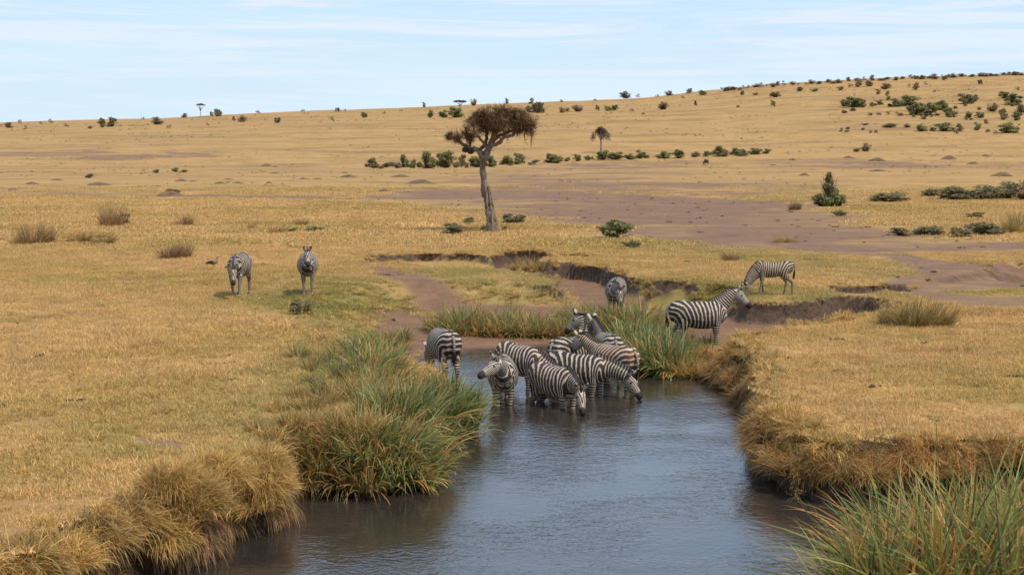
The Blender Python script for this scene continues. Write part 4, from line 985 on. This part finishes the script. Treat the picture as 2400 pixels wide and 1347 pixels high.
def tree_small(u, v, hpx, wpx, kind, label, bark, seed, pal, thick=.05):
    base = at_ground(u, v); s = base[1] / F_PX; h = hpx * s; w_ = wpx * s
    root = bpy.data.objects.new('acacia_tree', None); COL.objects.link(root); root.location = base
    r = np.random.default_rng(seed); b = MB()
    fork = .48 * h if kind != 'dead' else .5 * h
    b.tube(spline([(0, 0, -.1 * h), (.01 * h, 0, .2 * h), (.0, 0, fork)], 4), np.linspace(thick, thick * .7, 9) * h, ref=(0, 1, 0), n=7)
    ends = []
    for k in range(7 if kind != 'dead' else 5):
        a = k * 6.283 / 7 + r.uniform(-.3, .3); rad = w_ * r.uniform(.22, .38)
        e = np.array([math.cos(a) * rad, math.sin(a) * rad, h * r.uniform(.72, .92)])
        q = spline([(0, 0, fork - .04 * h), (e[0] * .45, e[1] * .45, (fork + e[2]) / 2 + .02 * h), tuple(e)], 4)
        b.tube(q, np.linspace(thick * .5, thick * .18, len(q)) * h, ref=(.3, .2, 1) if False else (0, 1, .1), n=5); ends.append(e)
    obj('trunk', b.mesh('acacia_trunk'), bark, root)
    if kind != 'dead':
        c = MB(); n = 900
        if kind == 'flat':
            cen = np.array([(math.cos(a) * w_ * q, math.sin(a) * w_ * q, h * (.93 - .10 * q * 2)) for a, q in zip(r.uniform(0, 6.28, 12), np.sqrt(r.random(12)) * .38)]); rad = np.full(12, .15 * w_)
            vv, ff, cc = leaf_cloud(r, n, cen, rad, .022 * w_, pal, .42)
        else:
            cen = np.array([(math.cos(a) * w_ * q, math.sin(a) * w_ * q, h * (.86 - .32 * (q / .4) ** 2)) for a, q in zip(r.uniform(0, 6.28, 24), np.sqrt(r.random(24)) * .40)]); rad = np.full(24, .15 * w_)
            vv, ff, cc = leaf_cloud(r, int(n * 2.4), cen, rad, .016 * w_, pal, 1.1)
        c.add(vv, ff, None, cc)
        obj('crown', c.mesh('acacia_crown', False, True), M['leaf'], root)
    tag(root, label, 'tree')
L_TREE = [(4, (.105, .070, .048)), (3, (.14, .095, .06)), (2, (.07, .05, .036))]
tree_small(1408, 359, 63, 52, 'round', 'grey-brown rounded tree with pale trunk behind the bush line', M['pale_bark'], 11, L_TREE, .045)
tree_small(470, 276, 34, 28, 'flat', 'slender flat-topped tree standing on the left skyline', M['pale_bark'], 12, [(3, (.13, .12, .07)), (2, (.17, .13, .085))], .03)
tree_small(1078, 262, 27, 36, 'flat', 'dark spreading tree on the skyline behind the big thorn tree crown', M['bark_dark'], 13, [(3, (.07, .062, .038)), (2, (.10, .075, .05))], .045)
tree_small(2003, 242, 34, 18, 'dead', 'bare dead grey trunk rising from the bushes on the right slope', M['pale_bark'], 14, L_TREE, .03)

# ------------------------------------------------------------------ animals
def dirv(p, y):
    p, y = math.radians(p), math.radians(y)
    return np.array([math.cos(p) * math.cos(y), math.cos(p) * math.sin(y), math.sin(p)])
def unit(v): v = np.asarray(v, float); return v / (np.linalg.norm(v) + 1e-12)

TORSO = np.array([  # x, centre height, half width, half height
    (-.77, 1.03, .05, .08), (-.73, 1.03, .15, .19), (-.62, 1.035, .225, .255), (-.45, 1.015, .265, .29), (-.22, .965, .29, .305), (.02, .935, .305, .32),
    (.22, .935, .295, .325), (.38, .955, .265, .315), (.50, .975, .225, .285), (.61, .985, .185, .225), (.70, .98, .125, .15), (.74, .98, .05, .06)])
HEAD = np.array([1.0, 1.1, 1.16, 1.16]) * np.array([(-.07, .00, .05, .06), (0, -.005, .083, .10), (.10, -.022, .098, .125), (.20, -.034, .090, .122), (.31, -.030, .068, .092), (.41, -.026, .058, .072), (.49, -.030, .060, .066), (.535, -.034, .044, .046), (.55, -.035, .015, .015)])

def quadruped(name, neck=(40, 0), mid=None, head=(-35, 0), front=((0, 0), (0, 0)), hind=((0, 0), (0, 0)), neck_len=.66, leg_k=1.0, torso_k=1.10, neck_w=1.0, voxel=.021, ears=True, ear_dir=(.95, -.15, .35), torso=TORSO, leg_r=1.0):
    """one continuous body grown from tapered limbs; returns the mesh and its skeleton"""
    lift = (leg_k - 1) * .62
    T = torso.copy(); T[:, 1] += lift; T[:, 2:] *= torso_k
    b = MB()
    b.tube(np.stack([T[:, 0], np.zeros(len(T)), T[:, 1]], 1), T[:, 2], T[:, 3], n=20)
    n0 = np.array([.36, 0, 1.00 + lift]); dn = dirv(*neck)
    m = dirv(*(mid or ((neck[0]) * .75, neck[1] * .4)))
    poll = n0 + dn * (neck_len + .14) ; c1 = n0 + m * (neck_len * .5)
    t = np.linspace(0, 1, 13)[:, None]
    ncl = (1 - t) ** 2 * n0 + 2 * t * (1 - t) * c1 + t ** 2 * poll
    tt = t[:, 0]
    nra = np.interp(tt, [0, .35, .7, 1], [.185, .135, .098, .080]) * neck_w; nrb = np.interp(tt, [0, .35, .7, 1], [.27, .205, .15, .112]) * neck_w
    S, U = b.tube(ncl, nra, nrb, n=16)
    f = dirv(*head); up = unit(np.array([0, 0, 1.0]) - f[2] * f) if abs(f[2]) < .985 else unit(dn - f.dot(dn) * f)
    side = np.cross(up, f)
    hb = poll + f * .03
    hc = hb + HEAD[:, :1] * f + HEAD[:, 1:2] * up
    b.tube(hc, HEAD[:, 2], HEAD[:, 3], ref=up, n=16)
    legs = []
    for k, s in enumerate((1, -1)):
        dx, kb = front[k]
        P = [(.40, .15 * s, .98 + lift), (.44, .155 * s, .76 + lift * .9), (.45 + dx * .45 + kb * .5, .13 * s, .42 * leg_k), (.455 + dx * .8, .125 * s, .25 * leg_k), (.46 + dx * .95, .125 * s, .115 * leg_k), (.50 + dx, .125 * s, .045), (.515 + dx, .125 * s, 0)]
        q = spline(P, 4); rr = np.interp(np.linspace(0, 1, len(q)), np.linspace(0, 1, 7), [.15, .105, .055, .040, .040, .050, .056]) * leg_r
        rr2 = rr * np.interp(np.linspace(0, 1, len(q)), [0, .25, .4, 1], [.7, .8, 1, 1])
        b.tube(q, rr2, rr, ref=(1, 0, 0), n=12); legs.append(q)
        dx, kb = hind[k]
        P = [(-.44, .13 * s, 1.02 + lift), (-.38, .16 * s, .78 + lift * .9), (-.50 + dx * .35, .145 * s, .60 * leg_k), (-.615 + dx * .6, .13 * s, .47 * leg_k), (-.59 + dx * .8, .13 * s, .28 * leg_k), (-.575 + dx * .95, .13 * s, .12 * leg_k), (-.535 + dx, .13 * s, .045), (-.52 + dx, .13 * s, 0)]
        q = spline(P, 4); rr = np.interp(np.linspace(0, 1, len(q)), np.linspace(0, 1, 8), [.22, .17, .10, .062, .044, .041, .050, .056]) * leg_r
        rr2 = rr * np.interp(np.linspace(0, 1, len(q)), [0, .3, .45, 1], [.62, .72, 1, 1])
        b.tube(q, rr2, rr, ref=(1, 0, 0), n=12); legs.append(q)
    ear_ax = []
    if ears:
        for s in (1, -1):
            e0 = hb + f * .00 + up * .085 + side * (.055 * s)
            ed = unit(up * ear_dir[0] + f * ear_dir[1] + side * (ear_dir[2] * s))
            P = np.array([e0 - ed * .03, e0 + ed * .05, e0 + ed * .115, e0 + ed * .18, e0 + ed * .215])
            b.tube(P, [.034, .056, .056, .038, .012], [.024, .026, .025, .022, .010], ref=unit(f - ed * f.dot(ed)), n=10); ear_ax.append((e0, ed))
    tmp = bpy.data.objects.new('tmp', b.mesh('tmp')); COL.objects.link(tmp)
    rm = tmp.modifiers.new('r', 'REMESH'); rm.mode = 'VOXEL'; rm.voxel_size = voxel
    sm = tmp.modifiers.new('s', 'SMOOTH'); sm.factor = .5; sm.iterations = 3
    dg = bpy.context.evaluated_depsgraph_get()
    me = bpy.data.meshes.new_from_object(tmp.evaluated_get(dg)); me.name = name
    bpy.data.objects.remove(tmp, do_unlink=True)
    me.polygons.foreach_set('use_smooth', np.ones(len(me.polygons), bool))
    sk = dict(neck=ncl, nrb=nrb, nU=U, nS=S, poll=poll, hb=hb, f=f, up=up, side=side, legs=legs, ears=ear_ax, lift=lift, leg_k=leg_k, T=T)
    return me, sk

def near_path(P, path):
    """distance, parameter (0..1) and arc length of the nearest point on a polyline"""
    best = np.full(len(P), 1e9); bt = np.zeros(len(P)); seg = np.linalg.norm(np.diff(path, axis=0), axis=1); acc = np.concatenate([[0], np.cumsum(seg)])
    for i in range(len(path) - 1):
        d = path[i + 1] - path[i]; t = np.clip(((P - path[i]) @ d) / (d @ d), 0, 1)
        q = np.linalg.norm(P - path[i] - t[:, None] * d, axis=1); m = q < best
        best = np.where(m, q, best); bt = np.where(m, acc[i] + t * seg[i], bt)
    return best, bt / acc[-1], bt

def torso_phase(x, z, lift, per=.098):
    a = np.maximum(x + .80, 0); b_ = np.maximum(z - lift - .60, 0) * .82
    q = 2.6
    return ((a ** q + b_ ** q + 1e-9) ** (1 / q)) / per

def stripes(me, sk, foal=False, seed=0, per=.098):
    n = len(me.vertices); P = np.empty(n * 3, np.float32); me.vertices.foreach_get('co', P); P = P.reshape(-1, 3).astype(float)
    lift = sk['lift']
    ph = torso_phase(P[:, 0], P[:, 2], lift, per); bias = np.full(n, .42)
    ph = ph + smooth((P[:, 0] - .40) / .28) * ((1.05 + lift - P[:, 2]) * 7 + np.abs(P[:, 1]) * 6)
    white = np.zeros(n); black = np.zeros(n); dirt_shade = np.full(n, .14)
    # legs: level bands
    for i, q in enumerate(sk['legs']):
        d, t, s = near_path(P, q)
        top = (.70 if i % 2 == 0 else .62) * 1.0 + lift
        m = (P[:, 2] < top) & (d < .17) & ((i % 2 == 0) == (P[:, 0] > -.05)) & (np.sign(P[:, 1]) == np.sign(q[3, 1]))
        ph = np.where(m, P[:, 2] / .058 + .3 * i, ph)
        bias = np.where(m, .25, bias)
        hoof = m & (P[:, 2] < .06); black[hoof] = 1
        dirt_shade = np.where(m, np.clip((.58 + lift - P[:, 2]) / .5, 0, 1) * .65, dirt_shade)  # leg grime, strengthened so the legs' shade is painted into the coat too
    # neck: rings
    d, t, s = near_path(P, sk['neck'])
    axis0 = sk['neck'][4]; tan0 = unit(sk['neck'][5] - sk['neck'][3])
    beyond = (P - axis0) @ tan0
    isneck = (beyond > 0) & (P[:, 2] > .45 + lift * .5 if sk['f'][2] > -9 else True) & (d < .33) & (t > .3)
    off = torso_phase(np.array([axis0[0]]), np.array([axis0[2]]), lift, per)[0] - s[np.argmin(np.abs(t - 4 / 12))] / .062
    w_ = smooth((beyond) / .10)
    ph = np.where(isneck, ph * (1 - w_) + (s / .062 + off) * w_, ph)
    black = np.where(isneck, black, black)
    # head
    rel = P - sk['hb']; hx = rel @ sk['f']; hu = rel @ sk['up']; hs = rel @ sk['side']
    dh = np.sqrt((hu + .02) ** 2 + hs ** 2)
    ishead = (hx > .02) & (hx < .62) & (dh < .17)
    d_front = np.arctan2(np.abs(hs), hu + .03)
    hp = np.where(hu > .035, d_front * 2.6 + hx * 4, hx / .036 + d_front * 1.2)
    ph = np.where(ishead, hp, ph); bias = np.where(ishead, .0, bias)
    muz = smooth((hx - .375) / .05) * ishead; black = np.maximum(black, muz)
    dirt_shade = np.where(ishead, .15, dirt_shade)
    for e0, ed in sk['ears']:
        r = P - e0; a = r @ ed; q = np.linalg.norm(r - a[:, None] * ed, axis=1)
        m = (a > .035) & (a < .22) & (q < .06)
        white = np.where(m, 1.0, white); black = np.where(m & (a > .135) & (a < .19), .9, black); dirt_shade = np.where(m, .1, dirt_shade)
    # belly and inner thighs paler, dark line along the spine
    belly = (P[:, 2] < .70 + lift) & (np.abs(P[:, 1]) < .12) & (P[:, 0] > -.45) & (P[:, 0] < .42) & (P[:, 2] > .55 + lift)
    white = np.where(belly, .8, white)
    tx = np.interp(P[:, 0], sk['T'][:, 0], sk['T'][:, 1] + sk['T'][:, 3])
    spine = (np.abs(P[:, 1]) < .022) & (P[:, 2] > tx - .03) & (P[:, 0] < .4); black = np.where(spine, .85, black)
    for k, a in (('phase', ph), ('bias', bias), ('white', white), ('black', black), ('dirt_shade', dirt_shade)):
        x_ = me.attributes.new(k, 'FLOAT', 'POINT'); x_.data.foreach_set('value', a.astype(np.float32))

def mane_mesh(sk, seed, h=.105):
    r = np.random.default_rng(seed); N = sk['neck']; U = sk['nU']; S = sk['nS']; nb = sk['nrb']
    t = np.linspace(.12, 1.0, 46); i = t * (len(N) - 1)
    I = lambda A: np.stack([np.interp(i, np.arange(len(A)), A[:, k]) for k in range(3)], 1)
    C, UU, SS = I(N), I(U), I(S); rb = np.interp(i, np.arange(len(nb)), nb)
    base = C + UU * (rb - .012)[:, None]
    ext = sk['hb'] + sk['f'] * np.array([[.03], [.07]]) + sk['up'] * np.array([[.088], [.095]])
    base = np.concatenate([base, ext]); UU = np.concatenate([UU, np.tile(unit(sk['up'] + sk['f'] * .2), (2, 1))]); SS = np.concatenate([SS, np.tile(sk['side'], (2, 1))])
    k = len(base); hh = h * np.concatenate([[.3, .6, .85], np.ones(k - 5), [.95, .5]]) * r.uniform(.85, 1.1, k)
    rows = [base - SS * .022, base - SS * .017 + UU * (hh * .6)[:, None], base - SS * .005 + UU * hh[:, None], base + SS * .005 + UU * hh[:, None], base + SS * .017 + UU * (hh * .6)[:, None], base + SS * .022]
    v = np.stack(rows, 1); m = 6
    ids = np.arange(k * m).reshape(k, m)
    f4 = np.concatenate([np.stack([ids[:-1, j], ids[1:, j], ids[1:, j + 1], ids[:-1, j + 1]], 1) for j in range(5)])
    f4 = np.concatenate([f4, [ids[0, [0, 1, 4, 5]], ids[0, [1, 2, 3, 4]], ids[-1, [5, 4, 1, 0]], ids[-1, [4, 3, 2, 1]]]])
    d, tt, s = near_path(base, N)
    ph = np.repeat(s / .062, m).reshape(k, m)
    bl = np.tile([0, .35, 1, 1, .35, 0], (k, 1)); bl[-4:] = .9
    z0 = np.zeros(k * m)
    return make_mesh('mane', v.reshape(-1, 3), f4, None, dict(phase=ph.ravel(), bias=z0 + .35, white=z0, black=bl.ravel(), dirt_shade=z0 + .3), True)

def tail_mesh(lift, swish, seed):
    r = np.random.default_rng(seed); b = MB(); a = swish
    P = spline([(-.72, 0, 1.20 + lift), (-.80, a * .10, 1.13 + lift), (-.83, a * .35, .95 + lift - .0 * abs(a)), (-.80, a * .7, .76 + lift + .25 * abs(a)), (-.77, a * 1.05, .56 + lift + .42 * abs(a))], 5)
    rr = np.interp(np.linspace(0, 1, len(P)), [0, .3, .55, .75, 1], [.045, .030, .026, .042, .012])
    b.tube(P, rr, ref=(0, 1, .2), n=8)
    m = 70; st = P[-9] + r.normal(0, .015, (m, 3)); dd = unit(P[-1] - P[-9]) + r.normal(0, .13, (m, 3))
    v, f4, f3, c = ribbons(st, dd, r.uniform(.2, .36, m), .016, .25, 3, np.ones((m, 3)), r); nt = b.n; b.add(v, f4, f3)
    n = b.n; bl = np.ones(n); tt = np.linspace(0, 1, len(P)); bl[:nt] = 0
    bl[:len(P) * 8] = np.repeat(smooth((tt - .45) / .2), 8)
    ph = np.zeros(n); ph[:len(P) * 8] = np.repeat(tt * 14, 8); z0 = np.zeros(n)
    return b.mesh('tail', True, False, dict(phase=ph, bias=z0, white=z0, black=bl, dirt_shade=z0 + .2))

def eye_mesh(): 
    b = MB(); z = np.linspace(-1, 1, 7); b.tube([(0, 0, q * .024) for q in z], np.sqrt(np.maximum(0, 1 - z * z)) * .024 + .001, ref=(1, 0, 0), n=10); return b.mesh('eye')
EYE = eye_mesh(); EYE.materials.append(M['eye'])

def zebra(u, v, zplane, theta, label, coat='zebra', size=1.0, swish=0.0, seed=1, foot=None, per=.098, **pose):
    p = at(u, v, zplane) if zplane is not None else at_ground(u, v)
    ground = H(p[0], p[1]) if foot is None else foot
    me, sk = quadruped('zebra_body', **pose); stripes(me, sk, seed=seed, per=per); me.materials.append(M[coat])
    o = obj('zebra', me, None, None, (p[0], p[1], ground - .012), math.radians(theta), size)
    obj('mane', mane_mesh(sk, seed), M[coat], o); obj('tail', tail_mesh(sk['lift'], swish, seed), M[coat], o)
    for s in (1, -1):
        e = obj('eye', EYE, None, o, sk['hb'] + sk['f'] * .155 + sk['up'] * .035 + sk['side'] * (.086 * s))
    return tag(o, label, 'zebra', 'zebras at the waterhole')

zebra(562, 694, None, -94, 'zebra walking head down with tail flicked sideways on the left meadow', size=1.03, per=.13, seed=1, swish=-.62, neck=(-2, 8), mid=(10, 0), head=(-58, 12), front=((.10, .02), (-.12, .05)), hind=((-.15, 0), (.15, 0)))
zebra(722, 690, None, -83, 'zebra standing on the left meadow with raised head facing the camera', size=1.03, per=.14, seed=2, neck=(30, 0), mid=(28, 0), head=(-42, 4), front=((.02, 0), (-.03, 0)))
zebra(1040, 893, 0, 109, 'zebra seen from behind at the left side of the pond', size=1.08, seed=3, neck=(-20, 0), mid=(0, 0), head=(-50, 0))
zebra(1178, 940, 0, -86, 'zebra wading chest-on to the camera with its head turned sideways', size=1.06, per=.15, foot=-.37, seed=4, neck=(25, -14), mid=(28, -4), head=(-20, -52), neck_len=.58, front=((.03, 0), (-.03, 0)))
zebra(1220, 912, 0, -52, 'zebra standing behind the chest-on zebra with its neck hidden', 'zebra_warm', size=1.05, seed=5, neck=(-18, 10), mid=(-5, 0), head=(-55, 10), front=((.05, 0), (-.08, .04)))
zebra(1300, 950, 0, -54, 'nearest drinking zebra with its head straight down towards the camera', 'zebra_warm', size=1.04, foot=-.44, seed=6, neck=(-6, -14), mid=(14, -6), head=(-52, -26), neck_len=.60)
zebra(1354, 924, 0, -30, 'drinking zebra in profile whose muzzle reaches out to the right', size=1.05, foot=-.40, seed=7, neck=(-9, 4), mid=(12, 2), head=(-50, -4), neck_len=.68, front=((.05, 0), (-.08, 0)))
zebra(1438, 906, 0, 126, 'reddish brown striped zebra with its rump to the right of the group', 'zebra_brown', size=1.04, seed=8, neck=(26, 6), mid=(14, 0), head=(-38, 8))
zebra(1340, 884, 0, 50, 'zebra at the back of the group with upright neck looking left', size=1.04, seed=9, neck=(66, 40), mid=(45, 10), head=(-46, 122))
zebra(1424, 884, 0, 101, 'zebra at the back of the group looking away with pricked ears', size=1.02, seed=10, neck=(38, 10), mid=(34, 4), head=(-35, 12))
zebra(1636, 822, .15, 4, 'zebra standing side-on with raised head behind the green sedge', size=1.06, seed=11, neck=(43, 0), mid=(36, 0), head=(-42, -10), front=((.06, 0), (-.04, 0)), hind=((-.08, 0), (.10, 0)))
zebra(1812, 694, None, 186, 'small foal grazing on the terrace above the broken bank', 'zebra_foal', size=.82, seed=12, per=.085, neck=(-42, 6), mid=(-12, 0), head=(-74, 10), neck_len=.70, neck_w=1.25, leg_k=1.12, torso_k=.92, leg_r=.86, front=((.12, 0), (-.10, 0)), hind=((-.14, 0), (.12, 0)), swish=.0)
zebra(1443, 752, .25, -100, 'zebra half hidden in the gully behind the sedge strip', size=1.0, per=.13, seed=13, neck=(6, 14), mid=(12, 4), head=(-60, 30))

# wildebeest far out on the plain
def wildebeest(u, v, theta):
    p = at_ground(u, v)
    T = TORSO.copy(); T[:, 1] += np.interp(T[:, 0], [-.7, .4], [-.06, .05]); T[:, 3] *= np.interp(T[:, 0], [-.7, -.2, .4], [.85, .9, 1.06])
    me, sk = quadruped('wildebeest_body', neck=(-20, 0), mid=(0, 0), head=(-72, 0), torso=T, leg_r=.85, voxel=.035)
    me.materials.append(M['gnu'])
    o = obj('wildebeest', me, None, None, p, math.radians(theta), 1.05)
    for s in (1, -1):
        b = MB(); c = sk['hb'] + sk['up'] * .09
        b.tube(spline([c + sk['side'] * .03 * s, c + sk['side'] * .2 * s - sk['up'] * .02, c + sk['side'] * .28 * s + sk['up'] * .10, c + sk['side'] * .2 * s + sk['up'] * .2], 4), np.linspace(.035, .01, 13), ref=(.2, .9, .3), n=6)
        obj('horn', b.mesh('horn'), M['eye'], o)
    m2 = tail_mesh(0, .1, 5); obj('tail', m2, M['gnu'], o)
    tag(o, 'lone dark wildebeest grazing far out on the plain before the bush line', 'wildebeest')
wildebeest(1655, 389, 235)

# long-legged brown bird beside the walking zebra
def bird(u, v):
    p = at_ground(u, v); b = MB()
    ax = spline([(-.25, 0, .27), (-.17, 0, .285), (-.05, 0, .30), (.08, 0, .315), (.15, 0, .36), (.165, 0, .43), (.175, 0, .475), (.20, 0, .505), (.225, 0, .505)], 4)
    rr = np.interp(np.linspace(0, 1, len(ax)), np.linspace(0, 1, 9), [.012, .045, .095, .085, .045, .026, .030, .036, .012])
    b.tube(ax, rr, ref=(0, 1, 0), n=12)
    for s in (1, -1): b.tube([(.0, .04 * s, .26), (.01, .04 * s, .19)], [.035, .014], ref=(1, 0, 0), n=8)
    tmp = bpy.data.objects.new('tmp', b.mesh('tmp')); COL.objects.link(tmp)
    rm = tmp.modifiers.new('r', 'REMESH'); rm.mode = 'VOXEL'; rm.voxel_size = .012
    me = bpy.data.meshes.new_from_object(tmp.evaluated_get(bpy.context.evaluated_depsgraph_get())); bpy.data.objects.remove(tmp, do_unlink=True)
    me.polygons.foreach_set('use_smooth', np.ones(len(me.polygons), bool)); me.materials.append(M['bird'])
    o = obj('bird', me, None, None, p, math.radians(-12), 1.0)
    for s in (1, -1):
        w_ = MB(); w_.tube(spline([(.06, .085 * s, .32), (-.08, .092 * s, .31), (-.22, .05 * s, .275), (-.31, .015 * s, .255)], 3), [.02, .05, .055, .055, .05, .045, .04, .03, .02, .008], [.02] * 10, ref=(0, 1, 0), n=8)
        obj('wing', w_.mesh('wing'), M['bird_dark'], o)
        l = MB(); dx = .05 if s > 0 else -.02
        l.tube([(.01, .04 * s, .20), (dx, .04 * s, .10), (dx, .04 * s, .005), (dx + .05, .04 * s, .004)], [.010, .008, .008, .010], ref=(.3, 1, .2), n=6); obj('leg', l.mesh('leg'), M['bird_leg'], o)
    bk = MB(); bk.tube([(.225, 0, .505), (.25, 0, .500), (.275, 0, .492)], [.012, .009, .003], ref=(0, 1, 0), n=6); obj('beak', bk.mesh('beak'), M['bird_dark'], o)
    tag(o, 'brown long-legged bird standing left of the walking zebra', 'bird')
bird(500, 633)
